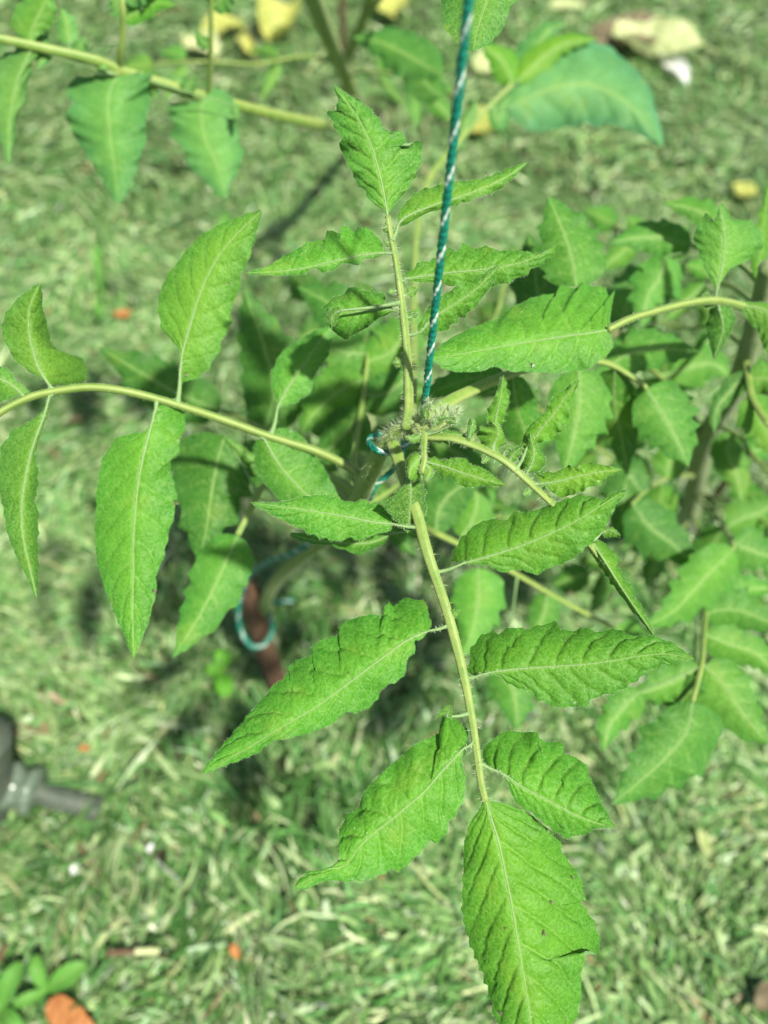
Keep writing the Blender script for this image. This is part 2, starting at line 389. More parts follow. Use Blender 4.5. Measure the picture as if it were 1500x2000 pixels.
def leaflet(mb, hb, mid, e1, e2, d0, d1, f=(.3, .3), bow=0., N=7, relief=1., wave=.06, seed=0, res=1., curl=0., stalkw=.0011, stalk=None, fuzz=0, tipdrop=0., jagged=4.2, vw=1., a_v=.30):
    r = np.random.default_rng(seed + 77)
    mid = np.asarray(mid, float); e1 = np.asarray(e1, float); e2 = np.asarray(e2, float)
    Lpx = np.linalg.norm(np.diff(mid, axis=0), axis=1).sum()
    nu = int(np.clip(Lpx / 3.2 * res, 22, 170))
    m = smooth(mid, nu); u = np.linspace(0, 1, nu)
    dm = d0 + (d1 - d0) * u + bow * np.sin(np.pi * u) + tipdrop * u ** 3
    dmean = (d0 + d1) / 2
    sheets = []
    for si, e in enumerate((e1, e2)):
        ee = resample(np.vstack([m[:1], e, m[-1:]]) if np.linalg.norm(e[0] - m[0]) > 1 else e, nu)
        dv = ee - m; hw = np.linalg.norm(dv, axis=1)
        out = dv / (hw[:, None] + 1e-6)
        tn = Lpx / 26.; fr_ = (u * tn + .35 * np.sin(u * 11 + seed + si)) % 1.0; tooth_ = np.where(fr_ < .8, fr_ / .8, (1 - fr_) / .2) ** 1.4 - .4
        jag = (snoise(u, seed * 3 + si, Lpx / 38) * 1.1 + snoise(u, seed * 5 + si + 9, Lpx / 15) * .55 + tooth_ * jagged * np.clip(.6 + .6 * snoise(u, seed + si + 60, 1.5), 0, 1.3)) * np.clip(hw / 14, 0, 1)
        ee = ee + out * jag[:, None]; dv = ee - m; hw = np.linalg.norm(dv, axis=1)
        hwm = hw * dmean / FPX
        nv = int(np.clip(hw.max() / 3.2 * res, 6, 34))
        s = np.linspace(0, 1, nv)
        xy = m[:, None] + dv[:, None] * s[None, :, None]
        fs = f[si]
        wv = wave * snoise(u, seed * 7 + si + 3, 2.6) + wave * .7 * snoise(u, seed * 9 + si + 4, 6)
        dd = dm[:, None] + hwm[:, None] * (fs * s[None] ** 1.5 + wv[:, None] * s[None] ** 2 * 1.6 + curl * s[None] ** 4)
        pts = P(xy[..., 0], xy[..., 1], dd)
        # veins
        a = a_v * (1 + .2 * np.sin(seed + si))
        off = .25 + .5 * si
        uw = u[:, None] + .012 * snoise(u, seed + 31 + si, 3)[:, None]
        N_ = N * 1.0; ph = N_ * (uw - a * s[None] ** 1.25 * (1 - .45 * u[:, None])) + off
        fr = np.abs(ph - np.round(ph))
        spacing = Lpx * dmean / FPX / N_
        dist = fr * spacing
        # forked side veins
        ph2 = ph * 2 + 3.1 * s[None] + .5; fr2 = np.abs(ph2 - np.round(ph2)); dist2 = fr2 * spacing / 2
        ph3 = s[None] * hwm.max() / .0042 + ph * .6 + .6 * np.sin(ph * 4 + seed); fr3 = np.abs(ph3 - np.round(ph3)); dist3 = fr3 * .0042 * np.clip(hwm / hwm.max(), .3, 1)[:, None]
        win = np.clip(s[None] * 5, 0, 1) * np.clip((1 - s[None]) * 4, .15, 1) * np.clip(np.sin(np.pi * u) * 2.2, 0, 1)[:, None]
        frs = ph - np.floor(ph + .5)                       # -.5 .. .5 across one pillow, 0 on the vein
        af = np.abs(frs) * 2
        shape = (1 - np.exp(-(af / .20) ** 1.2)) * (1 + .30 * np.sign(frs) * (1 - af))
        lump = snoise(ph * .5 + s[None] * 1.3, seed + 3, 1.1) * .16 + .12 * np.sin(s[None] * 17 + ph * 7 + seed)
        pil = shape * 1.0 + (1 - np.exp(-(dist2 / (spacing * .085)) ** 2)) * .17 * (af > .15) + (1 - np.exp(-(dist3 / .0007) ** 2)) * .12 + lump * .45
        amp = relief * .041 * hwm.max()
        gu = np.gradient(pts, axis=0); gv = np.gradient(pts, axis=1)
        nr = np.cross(gu, gv); nr /= np.linalg.norm(nr, axis=2)[..., None] + 1e-12
        view = CAM - pts
        flip = np.sign((nr * view).sum(-1).mean()); nr = nr * flip
        disp = (pil - .9) * amp * win - np.exp(-(s[None] / .07) ** 2) * amp * .5
        pts = pts + nr * disp[..., None]
        lw = vw * .00030 * (1 - .5 * s[None]) * (.6 + relief * .4)
        vein = np.exp(-(dist / lw) ** 2) * .62 * (1 - .4 * s[None]) + np.exp(-(dist2 / (lw * .6)) ** 2) * .26
        mw = np.clip(.75 * stalkw * (1 - u * .75) / np.maximum(hwm, 1e-4), .01, .6)[:, None]
        vein = np.maximum(vein, np.exp(-(s[None] / mw) ** 2) * .9)
        vein = vein * np.clip(hwm / .002, 0, 1)[:, None] + .9 * (1 - np.clip(hwm / .0012, 0, 1))[:, None] * 0
        if flip * (1 if si == 0 else -1) < 0: pass
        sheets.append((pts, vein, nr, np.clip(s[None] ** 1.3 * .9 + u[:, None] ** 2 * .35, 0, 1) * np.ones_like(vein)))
    # one continuous blade: margin - midrib - margin
    (p1, v1, n1, r1_), (p2, v2, n2, r2_) = sheets
    mc = (p1[:, 0] + p2[:, 0]) / 2; p1[:, 0] = mc; p2[:, 0] = mc
    full = np.concatenate([p1[:, ::-1], p2[:, 1:]], 1); vv = np.concatenate([v1[:, ::-1], v2[:, 1:]], 1); rv = np.concatenate([r1_[:, ::-1], r2_[:, 1:]], 1)
    g0 = np.cross(np.gradient(full, axis=0), np.gradient(full, axis=1))
    if (g0 * (CAM - full)).sum(-1).mean() < 0: full = full[:, ::-1]; vv = vv[:, ::-1]; rv = rv[:, ::-1]
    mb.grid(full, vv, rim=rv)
    nav = (n1[:, 0] + n2[:, 0]); nav /= np.linalg.norm(nav, axis=1)[:, None] + 1e-9
    rad = stalkw * (.10 + .42 * (1 - u) ** 1.6)
    ctr = mc + nav * .00005
    if stalk is not None:
        st = tube_path(stalk, 14); full_path = np.concatenate([st[:-1], ctr]); rr = np.r_[np.linspace(stalkw, stalkw * .52, 13), rad]; rr[:3] *= [1.75, 1.4, 1.15]
    else: full_path, rr = ctr, rad
    mb.tube(full_path, rr, 7, vein=.9)
    GRIDS.append((full, np.cross(np.gradient(full, axis=0), np.gradient(full, axis=1))))
    if hb is not None and fuzz:
        for p_, v_, n_, _ in sheets:       # margin and surface down
            k = r.integers(2, nu - 2, fuzz); b_ = p_[k, -1]; o_ = p_[k, -1] - p_[k, -3]
            o_ /= np.linalg.norm(o_, axis=1)[:, None] + 1e-9
            hair_strokes(hb, b_, o_ + n_[k, -1] * .5 + r.normal(0, .3, (fuzz, 3)), r.uniform(.0003, .0009, fuzz), .00009, r)
            k = r.integers(2, nu - 2, fuzz); j = r.integers(0, p_.shape[1], fuzz)
            hair_strokes(hb, p_[k, j], n_[k, j] + r.normal(0, .5, (fuzz, 3)), r.uniform(.0003, .0008, fuzz), .00009, r)
        if stalk is not None: hairs_on_path(hb, full_path[:30], rr[:30], fuzz // 2, .0006, .0016, seed=seed)

class Leaf:
    """a compound leaf: rachis mesh (part) with leaflets and hairs (sub-parts)"""
    def __init__(s, plant, pts, r0, r1, tint, hairs=0, hl=(.001, .0028), seed=0, fuzz=0, mat=None):
        s.pts = np.asarray(pts, float); s.tint = tint; s.fuzz = fuzz; s.seed = seed; s.k = 0; s.extra = {}
        path = tube_path(pts); mb = MB(); mb.tube(path, np.linspace(r0, r1, len(path)) * (1 + .05 * snoise(np.linspace(0, 1, len(path)), seed + 2, 3)), 16, ridge=.09)
        s.rachis = mb.build('leaf', mat or STEM, plant)
        s.hb = MB() if (hairs or fuzz) else None
        if hairs: hairs_on_path(s.hb, path, np.linspace(r0, r1, len(path)), hairs, *hl, seed=seed)
        s.fine = smooth(s.pts, 300)
    def dep(s, x, y):
        k = np.argmin((s.fine[:, 0] - x) ** 2 + (s.fine[:, 1] - y) ** 2); return s.fine[k]
    def add(s, mid, e1, e2, dd=-.01, stalk=None, tint=None, d0=None, name='leaflet', **kw):
        s.k += 1; mb = MB(); kw.setdefault('seed', s.seed * 17 + s.k); kw.setdefault('fuzz', s.fuzz); [kw.setdefault(k_, v_) for k_, v_ in s.extra.items()]
        q = s.dep(*(stalk if stalk else mid[0])); base = d0 if d0 is not None else q[2]
        sk = None
        dm0 = base + (dd * .12 if stalk else 0)
        if stalk or np.hypot(q[0] - mid[0][0], q[1] - mid[0][1]) > 3:
            mx, my = (q[0] + mid[0][0]) / 2, (q[1] + mid[0][1]) / 2
            sk = [(q[0], q[1], q[2]), (mx + 1.5, my + 2, (q[2] + dm0) / 2), (mid[0][0], mid[0][1], dm0)]
        leaflet(mb, s.hb, mid, e1, e2, dm0, base + dd, stalk=sk, **kw)
        o = mb.build(name, LEAF, s.rachis); q_ = random.Random(s.seed * 97 + s.k); v_ = q_.uniform(.88, 1.1); h_ = q_.uniform(-.08, .10); t_ = tint or s.tint; o.color = (t_[0] * v_ * (1 + h_ * 1.6), t_[1] * v_, t_[2] * v_ * (1 - h_), 1)
        return o
    def auto(s, mid, hw, dd=-.01, teeth=5, depth=.19, asym=0., peak=.36, **kw):
        m, a, b = outline(mid, hw, s.seed * 31 + s.k, teeth, depth, asym, peak)
        kw.setdefault('res', .6); kw.setdefault('stalkw', .0008); kw.setdefault('vw', 1.9); return s.add(mid, a, b, dd, **kw)
    def done(s):
        if s.hb is not None and s.hb.n:
            o = s.hb.build('hairs', HAIR, s.rachis); o['kind'] = 'stuff'

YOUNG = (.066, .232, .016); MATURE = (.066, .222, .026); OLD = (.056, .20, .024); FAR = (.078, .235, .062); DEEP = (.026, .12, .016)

# ------------------------------------------------------------------ the main plant
mainp = thing('tomato_plant', G(545, 1345), 'hairy young tomato plant in the centre, its growing tip tied to teal twine', 'tomato plant')
GD = ground_depth(530, 1345)
stem_pts = [(812, 822, .372), (790, 832, .376), (765, 850, .384), (742, 882, .398), (722, 925, .42), (700, 975, .46), (655, 1035, .54), (590, 1085, .64), (535, 1140, .76), (512, 1205, .86), (518, 1270, .93), (535, 1345, GD + .01)]
sp = tube_path(stem_pts, 120)
mb = MB(); rad = np.interp(np.linspace(0, 1, 120), [0, .06, .15, .3, 1], [.0019, .0034, .0046, .0056, .0075])
mb.tube(sp, rad, 16, ridge=.05)
stem = mb.build('stem', STEM, mainp)
hb = MB(); hairs_on_path(hb, sp[:40], rad[:40], 1100, .0018, .0048, .00013, 5)
hairs_on_path(hb, sp[:14], rad[:14], 420, .003, .0065, .00013, 6)
o = hb.build('hairs', HAIR, stem); o['kind'] = 'stuff'

# leaf drooping towards the lens (bottom centre)
A = Leaf(mainp, [(765, 862, .385), (778, 895, .381), (793, 940, .376), (806, 980, .372), (817, 1012, .370), (832, 1070, .366), (850, 1125, .364), (872, 1190, .360), (890, 1255, .358), (908, 1330, .356), (922, 1405, .354), (932, 1475, .352), (940, 1530, .350), (948, 1565, .349)], .0031, .0015, YOUNG, hairs=520, hl=(.0016, .004), seed=1, fuzz=260)
A.extra = dict(jagged=5.5)
A.add([(905, 1100), (960, 1085), (1020, 1065), (1080, 1040), (1130, 1015), (1170, 990), (1224, 957)],
      [(893, 1098), (881, 1096), (885, 1078), (900, 1053), (915, 1035), (942, 1017), (970, 1014), (990, 1016), (1005, 998), (1020, 1002), (1050, 995), (1090, 979), (1120, 969), (1150, 967), (1175, 975), (1195, 963), (1226, 955)],
      [(915, 1103), (925, 1102), (950, 1104), (965, 1111), (985, 1119), (1005, 1112), (1012, 1112), (1030, 1118), (1052, 1122), (1070, 1110), (1100, 1100), (1120, 1090), (1140, 1074), (1160, 1055), (1180, 1035), (1192, 1010), (1203, 988), (1222, 963)],
      dd=-.012, stalk=(849, 1118), f=(.8, .2), relief=1.15, wave=.08)
A.add([(765, 1023), (730, 1020), (690, 1012), (640, 1003), (590, 995), (540, 988), (490, 981)],
      [(768, 1010), (760, 999), (744, 984), (731, 979), (723, 986), (714, 976), (707, 974), (695, 981), (680, 980), (660, 972), (625, 966), (590, 969), (560, 979), (525, 982), (493, 980)],
      [(765, 1033), (755, 1041), (729, 1042), (720, 1051), (708, 1056), (693, 1053), (680, 1050), (665, 1057), (645, 1055), (615, 1047), (590, 1035), (550, 1015), (520, 1000), (494, 985)],
      dd=-.008, stalk=(820, 1030), f=(.5, .15), relief=1.3)
A.add([(765, 1042), (730, 1058), (690, 1062), (640, 1058), (600, 1052), (566, 1043)],
      [(750, 1040), (700, 1042), (650, 1044), (610, 1042), (570, 1040)],
      [(745, 1066), (720, 1074), (703, 1086), (680, 1077), (655, 1068), (630, 1064), (600, 1060), (570, 1050)],
      dd=.004, d0=.388, f=(.6, -.9), relief=.8, fuzz=120, tint=MATURE)
A.add([(838, 1232), (800, 1248), (760, 1275), (720, 1305), (680, 1335), (640, 1365), (600, 1392), (560, 1415), (520, 1440), (470, 1470), (396, 1511)],
      [(842, 1222), (840, 1205), (834, 1185), (825, 1172), (800, 1168), (780, 1173), (768, 1186), (760, 1178), (752, 1182), (746, 1203), (725, 1200), (700, 1205), (675, 1213), (660, 1227), (664, 1240), (635, 1248), (607, 1265), (612, 1277), (580, 1290), (562, 1303), (567, 1315), (540, 1332), (520, 1355), (490, 1390), (465, 1420), (435, 1455), (410, 1485), (394, 1508)],
      [(826, 1246), (810, 1252), (812, 1265), (803, 1283), (792, 1290), (795, 1305), (785, 1325), (765, 1335), (747, 1345), (735, 1368), (712, 1388), (690, 1392), (675, 1390), (650, 1414), (600, 1433), (545, 1446), (530, 1448), (500, 1473), (450, 1492), (399, 1512)],
      dd=-.020, stalk=(868, 1222), f=(.65, .15), relief=1.05, N=8, wave=.07)
A.add([(940, 1317), (975, 1311), (1020, 1306), (1080, 1302), (1140, 1298), (1200, 1290), (1260, 1280), (1310, 1278), (1356, 1287)],
      [(925, 1320), (915, 1312), (915, 1290), (922, 1262), (940, 1242), (963, 1230), (970, 1239), (985, 1231), (1000, 1225), (1025, 1228), (1040, 1225), (1062, 1220), (1086, 1214), (1084, 1228), (1120, 1233), (1135, 1226), (1150, 1227), (1165, 1235), (1190, 1230), (1213, 1229), (1225, 1240), (1275, 1242), (1310, 1253), (1330, 1268), (1354, 1284)],
      [(958, 1318), (975, 1318), (990, 1335), (1020, 1347), (1042, 1354), (1050, 1367), (1075, 1377), (1095, 1382), (1130, 1380), (1152, 1379), (1150, 1368), (1170, 1360), (1210, 1350), (1235, 1335), (1265, 1313), (1295, 1298), (1322, 1297), (1328, 1290), (1355, 1289)],
      dd=-.014, stalk=(908, 1326), f=(.75, .05), relief=1.05, N=8, wave=.07)
A.add([(905, 1462), (885, 1484), (860, 1510), (830, 1545), (795, 1575), (760, 1605), (725, 1632), (700, 1657), (675, 1690), (635, 1702), (577, 1734)],
      [(912, 1452), (914, 1430), (900, 1412), (884, 1402), (880, 1385), (872, 1388), (862, 1402), (868, 1428), (840, 1440), (810, 1455), (780, 1480), (750, 1507), (715, 1540), (706, 1560), (702, 1575), (675, 1595), (662, 1625), (660, 1655), (664, 1678), (660, 1688), (635, 1697), (600, 1703), (585, 1716), (575, 1732)],
      [(905, 1470), (902, 1485), (910, 1520), (908, 1550), (900, 1575), (882, 1600), (872, 1625), (857, 1645), (850, 1648), (842, 1640), (830, 1655), (800, 1685), (780, 1703), (765, 1697), (740, 1712), (710, 1720), (675, 1722), (640, 1718), (620, 1727), (597, 1737), (579, 1737)],
      dd=-.02, stalk=(922, 1445), f=(.6, .1), relief=1.0, N=8, wave=.06, tipdrop=-.004)
A.add([(872, 1400), (874, 1392), (878, 1382), (878, 1376)], [(862, 1396), (850, 1404), (860, 1388), (876, 1376)], [(884, 1402), (885, 1392), (880, 1378)],
      dd=-.006, d0=.351, f=(.2, .4), relief=.6, fuzz=30, tint=MATURE)
A.add([(975, 1508), (1000, 1524), (1035, 1546), (1075, 1566), (1120, 1590), (1160, 1606), (1202, 1616)],
      [(958, 1500), (943, 1488), (942, 1470), (950, 1453), (975, 1435), (1010, 1427), (1040, 1429), (1053, 1433), (1050, 1442), (1075, 1450), (1100, 1451), (1102, 1460), (1095, 1469), (1125, 1480), (1146, 1495), (1150, 1515), (1165, 1545), (1180, 1580), (1203, 1614)],
      [(980, 1513), (988, 1522), (995, 1540), (1005, 1568), (1035, 1585), (1065, 1610), (1090, 1630), (1110, 1636), (1140, 1630), (1160, 1620), (1185, 1616), (1202, 1617)],
      dd=-.012, stalk=(934, 1488), f=(.75, .2), relief=1.1, N=8)
A.add([(948, 1560), (960, 1600), (975, 1650), (988, 1710), (1000, 1770), (1010, 1830), (1022, 1900), (1032, 1960), (1040, 2020), (1052, 2090)],
      [(940, 1572), (930, 1590), (917, 1608), (907, 1640), (905, 1700), (902, 1750), (902, 1780), (907, 1810), (920, 1850), (935, 1885), (950, 1925), (957, 1950), (965, 1985), (990, 2030), (1020, 2070), (1050, 2090)],
      [(957, 1566), (975, 1566), (990, 1570), (1020, 1582), (1050, 1602), (1080, 1630), (1097, 1650), (1098, 1665), (1120, 1695), (1135, 1720), (1142, 1745), (1143, 1760), (1134, 1759), (1136, 1768), (1147, 1779), (1160, 1800), (1172, 1838), (1169, 1866), (1156, 1858), (1140, 1858), (1143, 1872), (1140, 1888), (1132, 1900), (1136, 1925), (1132, 1965), (1120, 2000), (1100, 2040), (1060, 2085)],
      dd=-.022, f=(.45, .45), relief=1.0, N=8, wave=.08)
A.add([(880, 1212), (884, 1202), (893, 1190)], [(878, 1202), (880, 1192), (890, 1187)], [(888, 1208), (895, 1200), (896, 1191)], dd=-.003, f=(.2, .2), relief=.5, fuzz=20)
# folded leaflet seen from its felted underside
A.add([(800, 936), (802, 965), (800, 1000), (796, 1042)],
      [(785, 950), (765, 970), (746, 987), (757, 1000), (767, 1010), (778, 1022), (790, 1036)],
      [(815, 936), (825, 945), (832, 962), (829, 975), (834, 990), (830, 1006), (815, 1018), (803, 1036)],
      dd=.006, d0=.366, f=(-.9, .5), relief=.5, fuzz=420, tint=(0.044, 0.142, 0.020))
A.done()

# upright leaf above the tip
B = Leaf(mainp, [(792, 838, .374), (797, 800, .372), (797, 755, .370), (795, 700, .368), (790, 640, .366), (783, 580, .364), (773, 510, .362), (764, 465, .360), (757, 422, .359)], .0026, .0012, YOUNG, hairs=620, hl=(.0016, .0042), seed=2, fuzz=220)
B.extra = dict(wave=.13, jagged=6.5)
B.add([(757, 422), (750, 380), (740, 335), (727, 290), (708, 245), (685, 208), (654, 168)],
      [(750, 412), (737, 402), (722, 392), (710, 370), (697, 358), (692, 345), (672, 310), (665, 285), (664, 268), (650, 240), (637, 215), (650, 222), (657, 212), (661, 198), (652, 170)],
      [(762, 412), (775, 395), (800, 366), (812, 340), (825, 310), (826, 290), (820, 275), (808, 276), (800, 286), (788, 262), (780, 255), (768, 262), (750, 252), (740, 230), (720, 210), (700, 195), (675, 180), (656, 167)],
      dd=-.004, f=(.35, .25), relief=1.1, N=7, tint=(0.080, 0.226, 0.025))
B.add([(778, 437), (800, 420), (850, 400), (900, 384), (950, 364), (990, 345), (1029, 317)],
      [(776, 425), (782, 410), (795, 392), (815, 375), (850, 362), (890, 355), (940, 350), (960, 342), (990, 330), (1028, 316)],
      [(770, 448), (790, 440), (805, 432), (840, 413), (880, 403), (915, 392), (950, 380), (975, 370), (1000, 350), (1029, 320)],
      dd=.004, stalk=(768, 470), f=(.45, .4), relief=1.0, tint=(0.073, 0.219, 0.020))
B.add([(756, 494), (720, 496), (680, 504), (640, 513), (590, 524), (540, 530), (480, 533)],
      [(748, 488), (744, 468), (735, 462), (717, 443), (708, 448), (700, 444), (692, 452), (680, 443), (668, 442), (664, 455), (650, 450), (637, 452), (640, 466), (600, 474), (580, 486), (550, 503), (520, 520), (482, 532)],
      [(747, 497), (735, 505), (715, 504), (700, 518), (688, 514), (665, 517), (645, 530), (630, 532), (612, 522), (600, 532), (585, 537), (550, 538), (520, 538), (483, 535)],
      dd=-.006, stalk=(768, 492), f=(.45, .3), relief=1.4)
B.add([(794, 544), (830, 539), (880, 532), (930, 528), (980, 521), (1030, 508), (1092, 477)],
      [(792, 535), (802, 527), (812, 522), (822, 508), (840, 512), (852, 503), (868, 492), (880, 486), (892, 490), (905, 477), (915, 478), (925, 486), (950, 480), (975, 490), (1010, 488), (1030, 492), (1058, 495), (1091, 477)],
      [(798, 549), (825, 551), (860, 553), (890, 560), (915, 556), (940, 563), (960, 560), (990, 552), (1020, 540), (1050, 520), (1075, 503), (1092, 480)],
      dd=-.006, stalk=(782, 548), f=(.5, .4), relief=1.4)
B.add([(822, 648), (845, 622), (875, 602), (905, 583), (940, 556), (974, 519)],
      [(815, 645), (818, 632), (826, 620), (835, 600), (845, 594), (860, 578), (895, 558), (935, 540), (972, 517)],
      [(830, 655), (850, 650), (866, 648), (880, 638), (895, 622), (908, 618), (925, 603), (940, 585), (955, 565), (968, 543), (975, 522)],
      dd=-.008, stalk=(794, 655), f=(.25, .6), relief=1.3, tint=(0.058, 0.201, 0.014))
B.add([(768, 607), (750, 604), (715, 607), (680, 610), (655, 606), (641, 602)],
      [(765, 598), (752, 592), (752, 578), (740, 570), (732, 574), (720, 565), (708, 568), (695, 560), (680, 562), (672, 574), (655, 580), (640, 590), (632, 602)],
      [(765, 610), (752, 618), (735, 622), (722, 636), (708, 646), (690, 652), (678, 661), (660, 655), (645, 640), (640, 625), (636, 608)],
      dd=.004, stalk=(784, 605), f=(.3, .2), curl=.5, relief=1.5)
B.add([(668, 606), (655, 612), (648, 622), (646, 634)], [(660, 598), (645, 604), (640, 618), (643, 634)], [(664, 612), (658, 622), (654, 634), (648, 640)], dd=.003, d0=.361, f=(.6, .6), relief=.5, fuzz=40, tint=(0.052, 0.168, 0.020))
for x, y, a, l in ((795, 575, -.5, 26), (790, 700, 2.7, 24), (772, 568, 2.9, 14), (760, 480, -2.4, 15), (805, 618, -.4, 14), (783, 712, 3.4, 18), (762, 455, -1.9, 26)):
    mm = [(x, y), (x + l * .5 * math.cos(a), y + l * .5 * math.sin(a)), (x + l * math.cos(a), y + l * math.sin(a))]
    B.auto(mm, l * .38, dd=-.002, f=(.5, .5), relief=.6, fuzz=25, teeth=3, res=1)
B.done()

# long leaf reaching to the left edge
Cl = Leaf(mainp, [(712, 940, .43), (680, 912, .43), (620, 882, .43), (520, 850, .425), (440, 821, .42), (360, 795, .41), (300, 777, .405), (240, 763, .40), (180, 756, .397), (120, 762, .395), (60, 775, .392), (0, 805, .39), (-60, 850, .388)], .0026, .0019, MATURE, hairs=420, seed=3, fuzz=160, hl=(.0006, .0018))
Cl.extra = dict(stalkw=.0015)
Cl.add([(352, 722), (356, 690), (370, 640), (390, 575), (420, 512), (460, 460), (511, 411)],
       [(350, 700), (347, 677), (325, 655), (312, 635), (309, 605), (310, 575), (325, 540), (355, 500), (390, 460), (425, 440), (460, 425), (510, 409)],
       [(355, 752), (366, 745), (388, 735), (410, 720), (415, 705), (430, 685), (432, 668), (440, 655), (453, 628), (450, 615), (452, 600), (470, 560), (470, 540), (482, 515), (490, 495), (500, 455), (512, 415)],
       dd=-.012, stalk=(348, 790), f=(.3, .3), relief=.6, N=7, tint=(0.080, 0.231, 0.023))
Cl.add([(300, 812), (293, 838), (280, 890), (270, 940), (264, 1000), (260, 1060), (260, 1120), (259, 1180), (260, 1230), (261, 1285)],
       [(290, 835), (278, 845), (250, 847), (225, 857), (200, 895), (189, 950), (187, 1000), (185, 1050), (190, 1100), (205, 1150), (225, 1200), (245, 1250), (259, 1284)],
       [(312, 790), (325, 782), (340, 778), (358, 795), (361, 820), (361, 842), (350, 857), (352, 883), (332, 900), (335, 930), (346, 965), (342, 1000), (330, 1040), (320, 1088), (305, 1125), (305, 1160), (290, 1215), (275, 1255), (263, 1284)],
       dd=-.014, stalk=(307, 780), f=(.25, .3), relief=.65, N=8, tint=(0.080, 0.243, 0.019))
Cl.add([(515, 856), (540, 900), (565, 932), (595, 962), (630, 985), (670, 1008)],
       [(500, 858), (495, 875), (497, 905), (510, 935), (540, 972), (580, 1000), (620, 1015), (668, 1010)],
       [(525, 843), (545, 836), (568, 837), (595, 855), (615, 890), (640, 925), (660, 967), (670, 1000)],
       dd=.004, stalk=(498, 845), f=(.3, .3), relief=.6, N=6)
Cl.add([(542, 797), (552, 775), (572, 742), (600, 702), (625, 666), (648, 638)],
       [(540, 788), (532, 760), (530, 730), (540, 700), (560, 680), (590, 660), (625, 642), (647, 636)],
       [(556, 792), (575, 787), (605, 770), (610, 755), (611, 740), (625, 715), (643, 690), (651, 655)],
       dd=.002, stalk=(528, 852), f=(.3, .3), relief=.6, N=6)
Cl.add([(96, 752), (78, 725), (65, 690), (56, 645), (58, 600), (77, 556)],
       [(85, 742), (60, 728), (30, 705), (8, 668), (3, 638), (10, 612), (22, 598), (48, 570), (75, 554)],
       [(110, 752), (140, 752), (168, 743), (173, 722), (162, 700), (148, 694), (135, 700), (120, 692), (112, 683), (98, 665), (91, 625), (82, 598), (84, 575), (79, 557)],
       dd=-.01, stalk=(105, 765), f=(.1, 1.1), relief=.5, N=6, tint=(0.080, 0.226, 0.025))
Cl.add([(96, 775), (85, 815), (65, 870), (50, 930), (42, 990), (45, 1050), (58, 1110), (72, 1168)],
       [(88, 800), (60, 822), (25, 840), (2, 872), (-6, 930), (4, 980), (12, 1035), (28, 1080), (48, 1120), (70, 1168)],
       [(97, 800), (90, 820), (76, 862), (67, 888), (75, 915), (72, 965), (66, 980), (76, 1000), (74, 1050), (75, 1100), (74, 1165)],
       dd=-.006, stalk=(102, 763), f=(.15, 1.0), relief=.5, N=8, tint=(0.065, 0.193, 0.025))
Cl.add([(45, 772), (20, 750), (-10, 738), (-60, 730)], [(60, 768), (35, 745), (15, 720), (-10, 712), (-58, 728)], [(20, 778), (0, 785), (-30, 770), (-58, 735)], dd=-.005, f=(.3, .3), relief=.5)
Cl.done()

# young leaf unrolling to the right of the tip
F = Leaf(mainp, [(808, 838, .372), (835, 853, .368), (880, 856, .364), (930, 872, .362), (980, 897, .360), (1020, 930, .360), (1055, 962, .363), (1095, 1000, .368), (1145, 1055, .374), (1200, 1130, .380)], .0021, .0013, YOUNG, hairs=460, hl=(.0014, .0038), seed=4, fuzz=130)
F.extra = dict(wave=.24, jagged=7)
F.add([(1055, 945), (1090, 940), (1130, 930), (1170, 922), (1214, 917)],
      [(1050, 932), (1045, 925), (1058, 928), (1070, 920), (1082, 924), (1100, 915), (1110, 907), (1118, 912), (1125, 917), (1140, 905), (1175, 906), (1212, 917)],
      [(1050, 950), (1062, 948), (1080, 965), (1100, 972), (1130, 962), (1165, 947), (1190, 931), (1213, 920)],
      dd=-.008, stalk=(1035, 945), f=(.5, .3), relief=1.2, tint=(0.095, 0.243, 0.013))
F.add([(1030, 872), (1055, 840), (1080, 810), (1105, 776), (1131, 741)],
      [(1020, 868), (1022, 850), (1030, 836), (1050, 816), (1068, 805), (1072, 786), (1100, 760), (1130, 740)],
      [(1040, 876), (1050, 865), (1075, 860), (1090, 845), (1100, 835), (1110, 822), (1112, 808), (1117, 780), (1131, 745)],
      dd=-.012, stalk=(1008, 915), f=(.4, .3), relief=1.2, tint=(0.102, 0.260, 0.014))
F.add([(966, 842), (969, 810), (976, 780), (983, 733)],
      [(955, 832), (951, 812), (953, 798), (965, 780), (972, 760), (981, 732)],
      [(975, 838), (982, 822), (988, 810), (994, 780), (994, 765), (985, 735)],
      dd=-.012, stalk=(962, 885), f=(.4, .3), relief=1.1)
F.add([(838, 856), (865, 850), (890, 850), (912, 846), (930, 832)],
      [(845, 845), (865, 838), (890, 842), (905, 848), (918, 838), (930, 828)], [(845, 862), (870, 866), (895, 866), (915, 860), (932, 838)],
      dd=-.004, f=(.7, .5), curl=.6, relief=1.1)
F.add([(952, 882), (968, 860), (972, 838), (962, 826)], [(944, 872), (930, 850), (940, 832), (958, 824)], [(966, 882), (990, 868), (985, 850), (978, 832), (966, 824)], dd=-.006, f=(.6, .6), relief=1.1, tint=(0.110, 0.260, 0.017))
F.add([(915, 862), (918, 845), (922, 828), (920, 818)], [(912, 850), (913, 830), (917, 818)], [(924, 852), (928, 832), (924, 818)], dd=-.005, f=(.5, .6), relief=.8)
F.add([(1028, 925), (1038, 905), (1042, 885), (1035, 845)], [(1015, 915), (1012, 890), (1022, 870), (1034, 845)], [(1048, 920), (1066, 905), (1066, 895), (1052, 880), (1040, 850)], dd=-.006, f=(.7, .7), curl=.5, relief=1.1, tint=(0.088, 0.234, 0.017))
